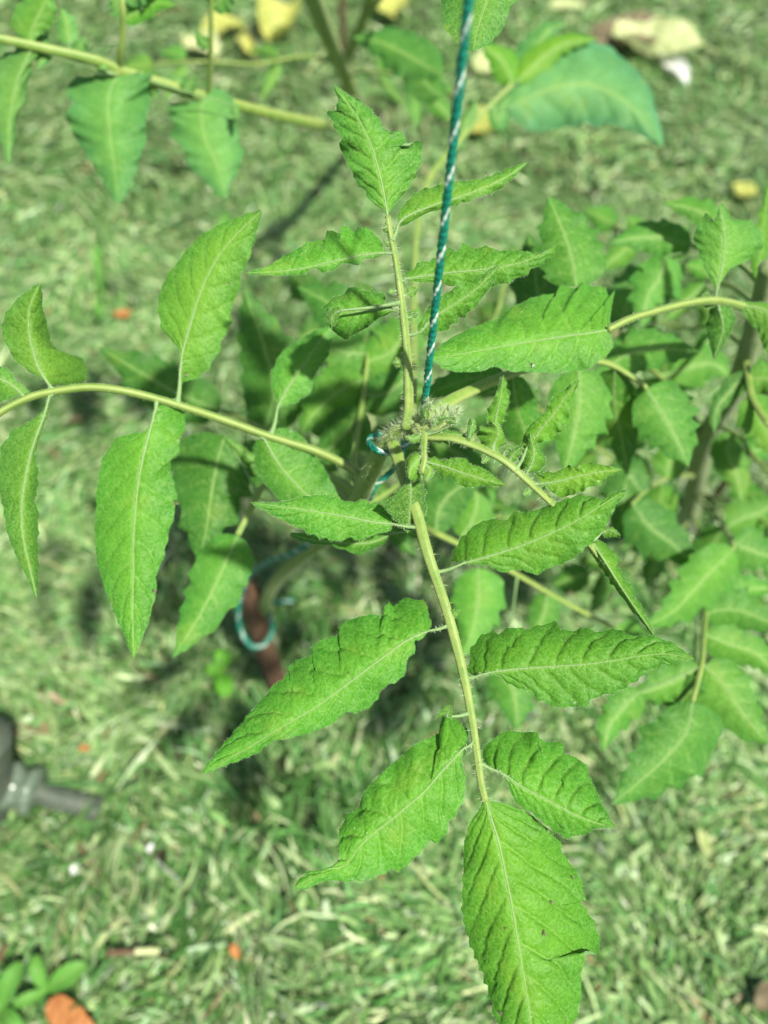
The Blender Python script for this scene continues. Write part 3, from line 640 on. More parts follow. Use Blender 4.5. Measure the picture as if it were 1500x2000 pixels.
F.add([(990, 905), (1000, 890), (1012, 878), (1022, 872)], [(986, 893), (996, 880), (1018, 870)], [(1002, 905), (1016, 890), (1024, 876)], dd=-.004, f=(.6, .6), relief=.8)
for x, y, a, l in ((852, 850, -1.2, 30), (905, 870, -1.0, 20), (950, 890, 1.9, 18), (985, 882, -.5, 22), (1035, 955, 2.2, 18), (1065, 948, -.8, 18), (860, 840, -.9, 26)):
    mm = [(x, y), (x + l * .5 * math.cos(a), y + l * .5 * math.sin(a)), (x + l * math.cos(a + .3), y + l * math.sin(a + .3))]
    F.auto(mm, l * .34, dd=-.003, f=(.6, .6), relief=.8, fuzz=30, teeth=3, res=1)
F.add([(1158, 1062), (1180, 1095), (1205, 1135), (1235, 1180), (1277, 1240)],
      [(1148, 1068), (1160, 1090), (1175, 1112), (1200, 1147), (1230, 1187), (1274, 1240)],
      [(1168, 1052), (1182, 1062), (1200, 1078), (1212, 1095), (1203, 1102), (1215, 1118), (1222, 1130), (1250, 1180), (1280, 1238)],
      dd=-.01, f=(1.6, 1.2), relief=1.0, tint=(0.073, 0.219, 0.017))
F.add([(1175, 1040), (1190, 1036), (1212, 1046)], [(1178, 1030), (1195, 1030), (1211, 1043)], [(1180, 1048), (1195, 1048), (1211, 1049)], dd=-.004, f=(.4, .4), relief=.6, fuzz=30)
F.done()

# two tiny leaflets in front of the tip
Gl = Leaf(mainp, [(815, 838, .372), (828, 850, .366), (827, 875, .362), (828, 900, .359), (822, 925, .358)], .0019, .0012, YOUNG, hairs=260, seed=5, fuzz=110)
Gl.extra = dict(wave=.14, jagged=6)
Gl.add([(838, 904), (872, 913), (904, 924), (936, 934), (987, 947)],
       [(836, 897), (848, 891), (858, 898), (868, 900), (880, 895), (891, 895), (910, 898), (925, 907), (953, 920), (974, 937), (986, 945)],
       [(842, 912), (851, 918), (863, 930), (883, 935), (893, 947), (915, 952), (936, 949), (968, 949), (987, 949)],
       dd=-.008, stalk=(828, 898), f=(.4, .4), relief=1.1, tint=(0.088, 0.234, 0.013))
Gl.add([(826, 890), (812, 902), (802, 916), (798, 934)], [(818, 884), (803, 888), (794, 902), (793, 922), (797, 936)], [(834, 898), (830, 910), (822, 926), (815, 940), (802, 940)], dd=-.005, f=(.5, .6), curl=.7, relief=1.2, tint=(0.080, 0.234, 0.017))
Gl.add([(830, 905), (836, 915), (838, 925), (830, 938)], [(838, 904), (846, 915), (846, 928), (832, 940)], [(822, 912), (822, 925), (826, 938)], dd=-.004, f=(.6, .5), relief=1.2, tint=(0.125, 0.285, 0.019))
for x_, y_, a_, l_ in ((846, 832, -1.0, 34), (862, 828, -.5, 30), (832, 818, -1.7, 30), (820, 850, 2.6, 30), (874, 834, -1.35, 26)):
    Gl.auto([(x_, y_), (x_ + l_ * .5 * math.cos(a_), y_ + l_ * .5 * math.sin(a_)), (x_ + l_ * math.cos(a_ + .5), y_ + l_ * math.sin(a_ + .5))], l_ * .26, dd=-.005, d0=.362, f=(1.0, .9), relief=.8, fuzz=60, teeth=3, res=1, jagged=4)
Gl.done()

# flower buds bristling with hairs at the tip
budc = [(868, 812, .360, 13, .2), (856, 806, .358, 10, -.6), (882, 808, .361, 11, .6), (875, 798, .361, 9, .1), (862, 796, .362, 8, -.2), (890, 800, .364, 8, .9), (842, 795, .366, 8, -.3), (836, 785, .368, 6, 0), (886, 818, .363, 8, 1.2), (850, 818, .361, 8, -1)]
for i, (x, y, d, r_, a) in enumerate(budc):
    base = px3([(x, y + r_ * .8, d + .003)])[0]; top = px3([(x + r_ * math.sin(a), y - r_ * math.cos(a), d - .003)])[0]
    t = np.linspace(0, 1, 9)[:, None]; path = base * (1 - t) + top * t
    rr = np.sin(np.pi * np.clip(t[:, 0] * .92 + .06, 0, 1)) ** .7 * r_ * d / FPX * .42
    mb = MB(); mb.tube(path, rr, 9, ridge=.12); b = mb.build('flower_bud', BUD, mainp)
    hb = MB(); hairs_on_path(hb, path, rr, 85, .0018, .0050, .00012, 40 + i); h = hb.build('hairs', HAIR, b); h['kind'] = 'stuff'
for i, pts in enumerate(([(812, 830, .371), (840, 828, .366), (862, 822, .362), (880, 820, .362)], [(815, 835, .37), (850, 838, .364), (870, 826, .361)], [(806, 826, .373), (825, 812, .369), (838, 800, .367)])):
    path = tube_path(pts, 20); mb = MB(); mb.tube(path, np.linspace(.0016, .0009, 20), 8); s_ = mb.build('flower_stalk', STEM, mainp)
    hb = MB(); hairs_on_path(hb, path, .0013, 120, .002, .0048, .00012, 60 + i); h = hb.build('hairs', HAIR, s_); h['kind'] = 'stuff'

# leaves lower down the main plant
def comp(plant, pts, r0, r1, tint, seed, leaflets, hairs=0):
    L = Leaf(plant, pts, r0, r1, tint, seed=seed, hairs=hairs)
    for q in leaflets:
        mid, hw = q[0], q[1]; kw = q[2] if len(q) > 2 else {}
        kw = dict(kw); kw.setdefault('f', (.3, .3)); kw.setdefault('relief', .55); kw.setdefault('N', 6)
        L.auto(mid, hw, **kw)
    L.done(); return L
comp(mainp, [(700, 965, .45), (640, 930, .47), (570, 925, .49), (515, 950, .50), (490, 995, .50), (464, 1046, .495)], .0028, .0018, OLD, 10, [
    ([(500, 905), (470, 880), (435, 850)], 10, dict(dd=.0, teeth=2)),
    ([(440, 850), (425, 900), (412, 970), (402, 1040), (388, 1098)], 78, dict(dd=-.005, stalk=(505, 965), tint=DEEP, asym=.1)),
    ([(464, 1046), (440, 1100), (405, 1175), (370, 1235), (337, 1285)], 55, dict(dd=-.02, tint=(0.065, 0.226, 0.025)))])
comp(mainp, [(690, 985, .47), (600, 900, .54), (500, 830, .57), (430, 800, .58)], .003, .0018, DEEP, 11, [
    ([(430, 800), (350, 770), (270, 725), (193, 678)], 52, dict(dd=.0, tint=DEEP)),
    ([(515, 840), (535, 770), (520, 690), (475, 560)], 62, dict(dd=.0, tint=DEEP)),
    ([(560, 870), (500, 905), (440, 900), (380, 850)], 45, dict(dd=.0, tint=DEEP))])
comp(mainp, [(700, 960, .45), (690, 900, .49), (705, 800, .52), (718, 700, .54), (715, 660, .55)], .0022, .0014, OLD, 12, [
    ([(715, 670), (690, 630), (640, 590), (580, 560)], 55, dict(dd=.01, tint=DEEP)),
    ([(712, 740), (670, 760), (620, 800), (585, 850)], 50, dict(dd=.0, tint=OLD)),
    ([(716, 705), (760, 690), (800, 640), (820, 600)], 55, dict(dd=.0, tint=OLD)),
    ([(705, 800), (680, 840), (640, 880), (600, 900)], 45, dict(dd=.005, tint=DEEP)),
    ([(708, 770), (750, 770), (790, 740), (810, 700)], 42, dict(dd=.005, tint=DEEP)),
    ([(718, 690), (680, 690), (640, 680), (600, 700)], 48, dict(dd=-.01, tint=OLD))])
comp(mainp, [(795, 832, .376), (835, 812, .385), (890, 778, .40), (980, 738, .43), (1080, 705, .46), (1180, 708, .49), (1250, 748, .50), (1262, 760, .50)], .0034, .0018, OLD, 13, [
    ([(1262, 760), (1290, 800), (1318, 850), (1345, 912)], 62, dict(dd=.0)),
    ([(1130, 722), (1132, 780), (1122, 850), (1102, 925)], 62, dict(dd=.0, stalk=(1130, 705))),
    ([(1125, 560), (1118, 510), (1100, 450), (1070, 383)], 66, dict(dd=.01, stalk=(1120, 705))),
    ([(1062, 640), (1050, 570), (1042, 510), (1030, 450)], 50, dict(dd=.03, d0=.5, tint=DEEP)),
    ([(985, 735), (930, 738), (870, 755), (815, 785)], 30, dict(dd=.03, tint=OLD)),
    ([(1190, 715), (1230, 690), (1290, 680), (1370, 690)], 42, dict(dd=.02, tint=OLD)),
    ([(1000, 735), (1010, 800), (1040, 880), (1060, 940)], 40, dict(dd=.05, tint=OLD)),
    ([(1200, 720), (1200, 790), (1215, 860), (1225, 930)], 45, dict(dd=.05, tint=DEEP))], hairs=300)
comp(mainp, [(690, 985, .47), (760, 1005, .50), (830, 1032, .52), (920, 1075, .55), (1005, 1120, .57), (1100, 1175, .60), (1200, 1226, .62)], .0026, .0018, OLD, 14, [
    ([(934, 1110), (935, 1160), (925, 1225), (902, 1290)], 50, dict(dd=-.02, tint=(0.073, 0.234, 0.025), stalk=(925, 1078))),
    ([(900, 1050), (925, 1010), (930, 965), (905, 915)], 40, dict(dd=.0, tint=OLD)),
    ([(1068, 1160), (1062, 1200), (1040, 1255)], 30, dict(dd=.0)),
    ([(1200, 1226), (1240, 1262), (1290, 1330)], 40, dict(dd=.01)),
    ([(985, 1290), (1000, 1340), (1008, 1380), (1010, 1430)], 45, dict(dd=-.01, stalk=(1010, 1125), tint=OLD)),
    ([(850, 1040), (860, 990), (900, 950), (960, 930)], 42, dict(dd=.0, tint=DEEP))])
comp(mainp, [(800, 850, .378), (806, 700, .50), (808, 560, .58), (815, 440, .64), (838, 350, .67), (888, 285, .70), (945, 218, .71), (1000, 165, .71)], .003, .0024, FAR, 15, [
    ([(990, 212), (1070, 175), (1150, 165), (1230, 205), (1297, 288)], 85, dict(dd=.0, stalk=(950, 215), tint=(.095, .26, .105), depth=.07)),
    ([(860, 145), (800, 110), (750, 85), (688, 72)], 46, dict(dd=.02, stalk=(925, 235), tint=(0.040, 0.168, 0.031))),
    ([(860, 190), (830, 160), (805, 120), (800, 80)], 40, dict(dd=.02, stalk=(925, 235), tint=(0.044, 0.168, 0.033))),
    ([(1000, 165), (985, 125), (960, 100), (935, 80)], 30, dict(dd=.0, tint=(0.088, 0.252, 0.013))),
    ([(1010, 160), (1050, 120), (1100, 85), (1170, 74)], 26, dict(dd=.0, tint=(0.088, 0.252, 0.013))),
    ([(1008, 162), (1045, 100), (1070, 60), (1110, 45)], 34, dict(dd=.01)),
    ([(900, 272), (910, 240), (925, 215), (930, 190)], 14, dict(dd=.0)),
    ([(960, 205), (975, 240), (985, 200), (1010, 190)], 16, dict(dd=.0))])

def wild(plant, pts, seed, r0=.0022, pairs=3, hw=40, L=105, tint=None, dz=.0):
    """a full compound leaf with paired leaflets and one at the end"""
    r = np.random.default_rng(seed); fine = smooth(np.asarray(pts, float), 60); tb = tint or OLD; ls = []
    for k in range(pairs):
        q = fine[int((.35 + .5 * k / max(1, pairs - 1)) * 58)]; q2 = fine[min(59, int((.35 + .5 * k / max(1, pairs - 1)) * 58) + 2)]
        an = math.atan2(q2[1] - q[1], q2[0] - q[0]); sc = .42 / q[2]
        for sg in (-1, 1):
            a = an + sg * r.uniform(.8, 1.25); l = L * sc * r.uniform(.75, 1.15); g = l * .14; w = 1 if r.random() < .6 else .7
            m = [(q[0] + math.cos(a) * (g + l * t_) + 8 * t_ * t_ * 3 * math.cos(an), q[1] + math.sin(a) * (g + l * t_) + 8 * t_ * t_ * 3 + 6 * t_) for t_ in (0, .35, .7, 1)]
            ls.append((m, hw * sc * r.uniform(.8, 1.15) * w, dict(dd=r.uniform(-.02, .03), stalk=(q[0], q[1]), tint=tuple(x * r.uniform(.85, 1.15) for x in tb), f=(r.uniform(.1, .8), r.uniform(0, .7)))))
    q = fine[-1]; an = math.atan2(fine[-1][1] - fine[-6][1], fine[-1][0] - fine[-6][0]); l = L * 1.2 * .42 / q[2]
    ls.append(([(q[0] + math.cos(an) * l * t_, q[1] + math.sin(an) * l * t_ + 10 * t_ * t_) for t_ in (0, .35, .7, 1)], hw * 1.1 * .42 / q[2], dict(dd=.01, tint=tb)))
    comp(plant, pts, r0, r0 * .55, tb, seed, ls)
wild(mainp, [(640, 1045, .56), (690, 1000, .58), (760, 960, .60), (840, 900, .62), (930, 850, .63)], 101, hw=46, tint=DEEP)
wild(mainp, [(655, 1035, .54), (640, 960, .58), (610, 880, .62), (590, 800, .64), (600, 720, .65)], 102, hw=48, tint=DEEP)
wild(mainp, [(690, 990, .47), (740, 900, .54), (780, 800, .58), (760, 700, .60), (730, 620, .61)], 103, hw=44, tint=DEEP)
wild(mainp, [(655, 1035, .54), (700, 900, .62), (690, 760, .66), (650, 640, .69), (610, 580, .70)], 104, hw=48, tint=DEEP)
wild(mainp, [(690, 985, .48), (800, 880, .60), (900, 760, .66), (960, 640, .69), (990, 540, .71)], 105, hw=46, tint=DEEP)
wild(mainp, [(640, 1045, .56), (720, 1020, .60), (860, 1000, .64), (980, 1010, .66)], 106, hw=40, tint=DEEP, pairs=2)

# ------------------------------------------------------------------ the plant on the right
rightp = thing('tomato_plant', G(1342, 1030), 'taller tomato plant with a forked grey green stem, standing right of the tied one', 'tomato plant')
gd = ground_depth(1338, 1040)
def stemmesh(plant, pts, r0, r1, name='stem', mat=OLDSTEM, n=60, hair=0, seed=0):
    path = tube_path(pts, n); mb = MB(); mb.tube(path, np.linspace(r0, r1, n), 14, ridge=.04); o = mb.build(name, mat, plant)
    if hair:
        hb = MB(); hairs_on_path(hb, path, np.linspace(r0, r1, n), hair, .001, .0025, .00012, seed); h = hb.build('hairs', HAIR, o); h['kind'] = 'stuff'
    return o
stemmesh(rightp, [(1500, 520, .46), (1482, 600, .50), (1462, 680, .54), (1435, 760, .60), (1392, 830, .67), (1372, 880, .73), (1360, 940, .80), (1348, 1000, .90), (1338, 1040, gd + .01)], .0050, .0115, hair=900, seed=3)
stemmesh(rightp, [(1378, 860, .70), (1350, 822, .68), (1322, 790, .66), (1300, 740, .62)], .0068, .0035, name='side_shoot')
D = Leaf(rightp, [(1500, 612, .47), (1450, 598, .45), (1400, 587, .43), (1350, 591, .42), (1290, 605, .41), (1230, 623, .40), (1186, 645, .395)], .0027, .0019, MATURE, hairs=300, seed=6, fuzz=140, hl=(.0008, .002))
D.add([(1186, 645), (1140, 652), (1100, 657), (1050, 665), (990, 675), (940, 684), (890, 693), (843, 700)],
      [(1191, 632), (1193, 612), (1198, 585), (1200, 566), (1190, 584), (1182, 562), (1167, 556), (1156, 562), (1146, 555), (1136, 550), (1127, 562), (1100, 560), (1094, 555), (1084, 575), (1060, 575), (1030, 585), (1000, 600), (980, 617), (950, 630), (920, 640), (890, 655), (865, 670), (845, 695)],
      [(1193, 652), (1197, 668), (1195, 682), (1180, 700), (1150, 720), (1100, 728), (1050, 728), (1000, 725), (965, 716), (940, 725), (900, 728), (865, 720), (843, 704)],
      dd=-.018, f=(.85, .05), relief=.85, N=8, tint=(0.077, 0.236, 0.018), wave=.06)
D.add([(1398, 575), (1408, 530), (1415, 480), (1412, 440), (1407, 398)],
      [(1393, 560), (1385, 540), (1365, 500), (1355, 465), (1362, 440), (1380, 415), (1395, 432), (1406, 400)],
      [(1408, 552), (1425, 525), (1460, 510), (1490, 485), (1487, 450), (1465, 430), (1450, 430), (1425, 428), (1413, 396)],
      dd=-.005, stalk=(1398, 587), f=(.3, .3), relief=.4, N=6, tint=(0.084, 0.236, 0.030))
D.add([(1445, 596), (1490, 605), (1540, 640), (1570, 700)], [(1448, 605), (1462, 628), (1480, 648), (1492, 682), (1510, 710), (1565, 705)], [(1460, 590), (1500, 590), (1550, 600), (1580, 650)], dd=-.01, f=(.3, .3), relief=.5, tint=(0.084, 0.236, 0.030))
D.add([(1400, 590), (1385, 588), (1370, 580)], [(1395, 580), (1380, 572), (1370, 578)], [(1395, 598), (1380, 602), (1368, 590)], dd=-.004, f=(.6, .6), relief=.5, tint=(0.039, 0.140, 0.012))
D.add([(1402, 596), (1412, 640), (1405, 670), (1394, 702)], [(1385, 605), (1378, 640), (1392, 695)], [(1425, 600), (1438, 620), (1420, 665), (1397, 702)], dd=.01, f=(.5, .5), relief=.4, tint=DEEP)
D.done()
comp(rightp, [(1490, 560, .48), (1450, 520, .52), (1400, 490, .55), (1350, 480, .56)], .002, .0014, OLD, 20, [
    ([(1350, 480), (1300, 466), (1250, 464), (1190, 474)], 36, dict(dd=.0)),
    ([(1440, 510), (1400, 440), (1360, 410), (1290, 395)], 34, dict(dd=.01)),
    ([(1300, 500), (1290, 540), (1265, 580), (1255, 640)], 48, dict(dd=.0, tint=(0.065, 0.219, 0.029), stalk=(1370, 485))),
    ([(1480, 545), (1485, 480), (1495, 410), (1500, 350)], 16, dict(dd=-.02, tint=(0.084, 0.262, 0.016)))])
comp(rightp, [(1300, 745, .625), (1270, 720, .61), (1225, 700, .60), (1212, 640, .60)], .002, .0014, OLD, 21, [
    ([(1212, 640), (1225, 590), (1260, 540), (1300, 500)], 46, dict(dd=.0, tint=FAR)),
    ([(1290, 735), (1340, 720), (1390, 710), (1430, 740)], 44, dict(dd=.0)),
    ([(1298, 740), (1298, 720), (1300, 690), (1296, 668)], 18, dict(dd=-.02, tint=DEEP)),
    ([(1305, 750), (1270, 790), (1240, 850), (1215, 900)], 44, dict(dd=.0))])
comp(rightp, [(1455, 700, .55), (1462, 740, .53), (1470, 780, .52), (1500, 830, .50)], .0024, .0018, OLD, 22, [
    ([(1462, 775), (1480, 810), (1500, 850), (1530, 900)], 42, dict(dd=-.02, tint=(0.084, 0.244, 0.032))),
    ([(1460, 730), (1430, 760), (1400, 800), (1395, 850)], 22, dict(dd=.0, tint=DEEP)),
    ([(1465, 740), (1500, 740), (1540, 760)], 34, dict(dd=-.01))])
comp(rightp, [(1362, 930, .79), (1320, 930, .70), (1270, 950, .62), (1235, 985, .58)], .0026, .0016, OLD, 23, [
    ([(1235, 985), (1270, 1030), (1310, 1060), (1365, 1110)], 50, dict(dd=.0, tint=DEEP)),
    ([(1255, 965), (1225, 930), (1215, 1000), (1200, 1060)], 44, dict(dd=.0, tint=DEEP)),
    ([(1300, 935), (1310, 900), (1320, 870), (1330, 820)], 34, dict(dd=.0)),
    ([(1290, 945), (1290, 980), (1270, 1030), (1265, 1060)], 34, dict(dd=.02))])
comp(rightp, [(1355, 965, .84), (1400, 1010, .74), (1425, 1050, .62), (1432, 1072, .56)], .0026, .0016, OLD, 24, [
    ([(1432, 1072), (1380, 1125), (1320, 1190), (1258, 1226)], 48, dict(dd=-.03, tint=(0.065, 0.219, 0.024))),
    ([(1430, 1060), (1480, 1080), (1520, 1090)], 44, dict(dd=.0)),
    ([(1420, 1030), (1455, 1010), (1490, 1000), (1530, 960)], 40, dict(dd=.0)),
    ([(1415, 1030), (1380, 1080), (1350, 1130), (1340, 1190)], 36, dict(dd=.03, tint=DEEP))])
comp(rightp, [(1350, 990, .88), (1372, 1080, .72), (1378, 1180, .58), (1374, 1250, .53), (1370, 1300, .51), (1352, 1372, .50)], .0026, .0015, OLD, 25, [
    ([(1365, 1302), (1325, 1328), (1280, 1346), (1225, 1362)], 40, dict(dd=.0, tint=OLD)),
    ([(1375, 1300), (1412, 1335), (1452, 1395), (1505, 1455)], 56, dict(dd=-.01, tint=OLD, asym=.15)),
    ([(1360, 1322), (1338, 1360), (1300, 1392)], 28, dict(dd=.01, tint=DEEP)),
    ([(1352, 1372), (1340, 1430), (1290, 1490), (1195, 1572)], 70, dict(dd=-.01, tint=(0.054, 0.183, 0.024), teeth=4, depth=.2)),
    ([(1376, 1200), (1420, 1190), (1470, 1200), (1530, 1230)], 45, dict(dd=-.01)),
    ([(1378, 1180), (1420, 1160), (1470, 1150), (1520, 1150)], 36, dict(dd=.01)),
    ([(1376, 1240), (1430, 1260), (1480, 1280), (1530, 1330)], 36, dict(dd=.0)),
    ([(1250, 1350), (1215, 1385), (1190, 1420), (1178, 1470)], 34, dict(dd=-.01, stalk=(1370, 1300)))])
comp(rightp, [(1395, 828, .67), (1440, 850, .62), (1480, 900, .58), (1510, 930, .56)], .002, .0014, OLD, 26, [
    ([(1435, 848), (1420, 880), (1440, 930), (1450, 990)], 34, dict(dd=.0)),
    ([(1470, 885), (1500, 860), (1540, 850)], 34, dict(dd=.0))])

wild(rightp, [(1350, 990, .88), (1280, 960, .80), (1200, 900, .74), (1110, 840, .70), (1040, 790, .68)], 111, hw=46, tint=OLD)
wild(rightp, [(1378, 862, .72), (1335, 830, .74), (1260, 760, .68), (1180, 690, .66), (1120, 620, .65)], 112, hw=46, tint=OLD)
wild(rightp, [(1482, 600, .50), (1430, 560, .60), (1360, 540, .66), (1290, 500, .70), (1200, 440, .73)], 116, hw=42, tint=OLD)
wild(rightp, [(1462, 680, .54), (1400, 640, .62), (1340, 640, .68), (1250, 620, .71)], 117, hw=42, tint=OLD, pairs=2)
wild(rightp, [(1345, 1020, .90), (1300, 1060, .80), (1230, 1100, .72), (1150, 1120, .68)], 113, hw=42, tint=DEEP, pairs=2)
wild(rightp, [(1355, 960, .83), (1420, 980, .74), (1480, 1010, .68), (1540, 1060, .64)], 115, hw=40, tint=OLD)

# ------------------------------------------------------------------ the plant at the top
topp = thing('tomato_plant', G(722, 262), 'tomato plant tied to the thin brown cane, one long leaf reaching to the left', 'tomato plant')
gd2 = ground_depth(722, 262)
stemmesh(topp, [(588, -60, .66), (612, 0, .74), (640, 70, .84), (668, 130, .96), (692, 190, 1.1), (722, 262, gd2 + .01)], .0085, .010, mat=STEM)
stemmesh(topp, [(735, -40, .80), (705, 50, .90), (678, 120, 1.0), (688, 185, 1.1)], .0055, .007, name='side_shoot', mat=STEM)
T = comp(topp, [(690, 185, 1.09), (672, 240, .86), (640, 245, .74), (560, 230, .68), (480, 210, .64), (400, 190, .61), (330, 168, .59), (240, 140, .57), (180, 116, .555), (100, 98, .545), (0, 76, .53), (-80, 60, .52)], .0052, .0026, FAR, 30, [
    ([(135, 85), (132, 62), (128, 40), (118, 15)], 22, dict(dd=.0, tint=FAR)),
    ([(190, 120), (200, 128), (208, 138)], 10, dict(dd=.0)),
    ([(345, 172), (352, 165), (345, 155), (335, 150)], 14, dict(dd=.0))])
T2 = Leaf(topp, [(233, 138, .57), (236, 100, .555), (240, 60, .545), (240, 20, .535), (236, -20, .53)], .0026, .0018, FAR, seed=31)
T2.auto([(241, 40), (270, 22), (305, 6), (345, 12)], 24, dd=-.01, tint=(0.084, 0.262, 0.020), f=(.3, .3), relief=.4)
T2.auto([(238, 0), (260, -20), (310, -30)], 40, dd=-.01, f=(.3, .3), relief=.4)
T2.auto([(240, 30), (228, 10), (215, -10)], 20, dd=-.01, f=(.3, .3), relief=.4)
T3 = Leaf(topp, [(408, 192, .61), (411, 140, .59), (412, 80, .57), (413, 0, .55), (414, -40, .54)], .0022, .0016, FAR, seed=32)
T3.auto([(413, 15), (430, 0), (455, -30)], 28, dd=-.01, tint=(0.046, 0.175, 0.029), f=(.3, .3), relief=.4)
T3.auto([(411, 90), (395, 80), (380, 60)], 12, dd=-.01, tint=(0.046, 0.175, 0.029), f=(.3, .3), relief=.4)
Tl = Leaf(topp, [(240, 141, .57), (232, 143, .568), (226, 146, .566)], .0022, .0016, FAR, seed=33)
Tl.extra = dict(jagged=7, vw=1.8, wave=.13)
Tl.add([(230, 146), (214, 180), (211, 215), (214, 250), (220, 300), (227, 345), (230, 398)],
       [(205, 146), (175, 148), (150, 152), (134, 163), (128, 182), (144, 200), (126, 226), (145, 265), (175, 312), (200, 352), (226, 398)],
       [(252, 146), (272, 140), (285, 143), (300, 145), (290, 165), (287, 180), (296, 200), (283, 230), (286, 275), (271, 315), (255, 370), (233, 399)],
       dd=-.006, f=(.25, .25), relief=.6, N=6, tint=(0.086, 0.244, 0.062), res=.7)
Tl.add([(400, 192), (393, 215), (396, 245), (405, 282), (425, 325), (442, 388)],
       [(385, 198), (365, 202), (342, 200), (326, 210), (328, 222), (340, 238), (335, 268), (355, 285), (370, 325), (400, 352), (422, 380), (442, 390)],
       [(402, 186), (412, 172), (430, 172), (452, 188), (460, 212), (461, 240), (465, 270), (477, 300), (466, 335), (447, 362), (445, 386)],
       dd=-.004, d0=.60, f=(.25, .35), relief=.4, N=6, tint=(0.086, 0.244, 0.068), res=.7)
Tl.add([(62, 96), (40, 140), (26, 190), (18, 250), (18, 320)],
       [(40, 90), (0, 110), (-40, 150), (-35, 210), (-5, 260), (12, 316)],
       [(78, 75), (95, 58), (92, 92), (62, 108), (62, 135), (50, 172), (48, 200), (34, 222), (27, 265), (21, 318)],
       dd=-.01, d0=.54, f=(.3, .4), relief=.5, N=6, tint=(0.086, 0.244, 0.068), res=.7)
Tl.add([(60, 95), (62, 60), (80, 20), (105, -30)], [(45, 80), (20, 50), (30, 10), (95, -30)], [(75, 70), (105, 50), (110, 10), (108, -30)], dd=-.01, d0=.54, f=(.3, .3), relief=.4, tint=(0.077, 0.236, 0.036), res=.7)
for x_, y_, a_, l_ in ((95, 98, 2.2, 40), (150, 108, -1.2, 46), (285, 155, 1.0, 40), (360, 180, -1.0, 44), (300, 160, -1.3, 30), (455, 205, 1.2, 26), (60, 88, -1.4, 60)):
    Tl.auto([(x_, y_), (x_ + l_ * .5 * math.cos(a_), y_ + l_ * .5 * math.sin(a_)), (x_ + l_ * math.cos(a_), y_ + l_ * math.sin(a_) + 5)], l_ * .36, dd=-.006, d0=.59 if x_ > 200 else .55, f=(.4, .6), relief=.4, teeth=3)
Tl.done(); T2.done(); T3.done()
wild(topp, [(668, 130, .96), (600, 110, .88), (500, 125, .84), (400, 120, .82), (300, 125, .82)], 121, hw=40, tint=(0.090, 0.235, 0.043), pairs=2)
wild(topp, [(678, 150, .98), (720, 140, .92), (790, 150, .88), (840, 190, .86)], 122, hw=40, tint=OLD, pairs=2)
# leaf whose tip hangs in from above, beside the twine
U = Leaf(topp, [(705, 50, .9), (780, -60, .7), (860, -190, .5), (935, -230, .40), (985, -150, .37)], .003, .0018, OLD, seed=34, fuzz=0)
U.add([(985, -150), (975, -90), (960, -30), (945, 20), (932, 60), (924, 99)],
      [(960, -150), (900, -110), (862, -50), (862, 0), (862, 20), (866, 50), (872, 60), (885, 80), (905, 92), (915, 98)],
      [(1010, -150), (1040, -110), (1045, -60), (1015, 0), (998, 12), (990, 30), (986, 50), (970, 72), (955, 88), (940, 92), (932, 97)],
      dd=-.01, f=(.2, .3), relief=.6, N=8, tint=(0.068, 0.210, 0.034), res=.8)

# ------------------------------------------------------------------ canes and twine
def cane(pts, r0, r1, label, mat=STAKE):
    path = px3(smooth(np.asarray(pts, float), 50)); mb = MB()
    rr = np.linspace(r0, r1, 50) * (1 + .03 * snoise(np.linspace(0, 1, 50), 4, 5)); mb.tube(path, rr, 14, ridge=.03)
    o = mb.build('garden_cane', mat); return tag(o, label, 'garden cane')
b1 = G(548, 1352); pt = b1 + np.array([0, 0, .16])
def world_tube(name, p0, p1, r0, r1, mat, n=40):
    t = np.linspace(0, 1, n)[:, None]; mb = MB(); mb.tube(p0 * (1 - t) + p1 * t, np.linspace(r0, r1, n) * (1 + .04 * snoise(t[:, 0], 8, 4)), 14, ridge=.04)
    return mb.build(name, mat)
o = world_tube('garden_cane', G(548, 1358) - np.array([0, 0, .03]), P(478, 1130, .80), .013, .012, STAKE)
tag(o, 'stubby reddish brown cane behind the central plant, circled by a loose twine loop', 'garden cane')
q0 = G(672, 205) - np.array([0, 0, .03]); q1 = q0 + np.array([0, 0, .68])
o = world_tube('garden_cane', q0, q1, .0062, .0055, STAKE)
tag(o, 'thin brown upright cane between the green stems at the top', 'garden cane')
o = world_tube('garden_cane', G(1385, 985), P(1470, 868, .80), .005, .005, STAKE)
tag(o, 'slanting light brown stick behind the forked grey green stem', 'stick')

def twine(path, rad, turns_per_m, label, n=None, cat='twine', whites=(0,)):
    path = np.asarray(path); L = np.linalg.norm(np.diff(path, axis=0), axis=1).sum()
    n = n or int(max(60, L * 2600)); path = resample(smooth(path, 200) if len(path) > 2 else path, n)
    tg = np.gradient(path, axis=0); tg /= np.linalg.norm(tg, axis=1)[:, None]
    nn = np.cross(tg, [.3, .9, .1]); nn /= np.linalg.norm(nn, axis=1)[:, None]; bb = np.cross(tg, nn)
    ph = np.linspace(0, L * turns_per_m * 2 * np.pi, n); root = thing('garden_twine', path[0], label, cat)
    for k in range(4):
        a = ph + k * np.pi / 2; rr = rad * (.52 + .04 * np.sin(ph * .37 + k))
        pp = path + (nn * np.cos(a)[:, None] + bb * np.sin(a)[:, None]) * rr[:, None] if np.ndim(rr) else path
        mb = MB(); mb.tube(pp, rad * ((.56 if k not in whites else .44) + .05 * np.sin(ph * 6 + k) + (.09 * np.sin(ph * .83 + 1) * np.sin(ph * .29) if k in whites else 0)), 8)
        mb.build('strand', WHITE if k in whites else TEAL, root)
    return root
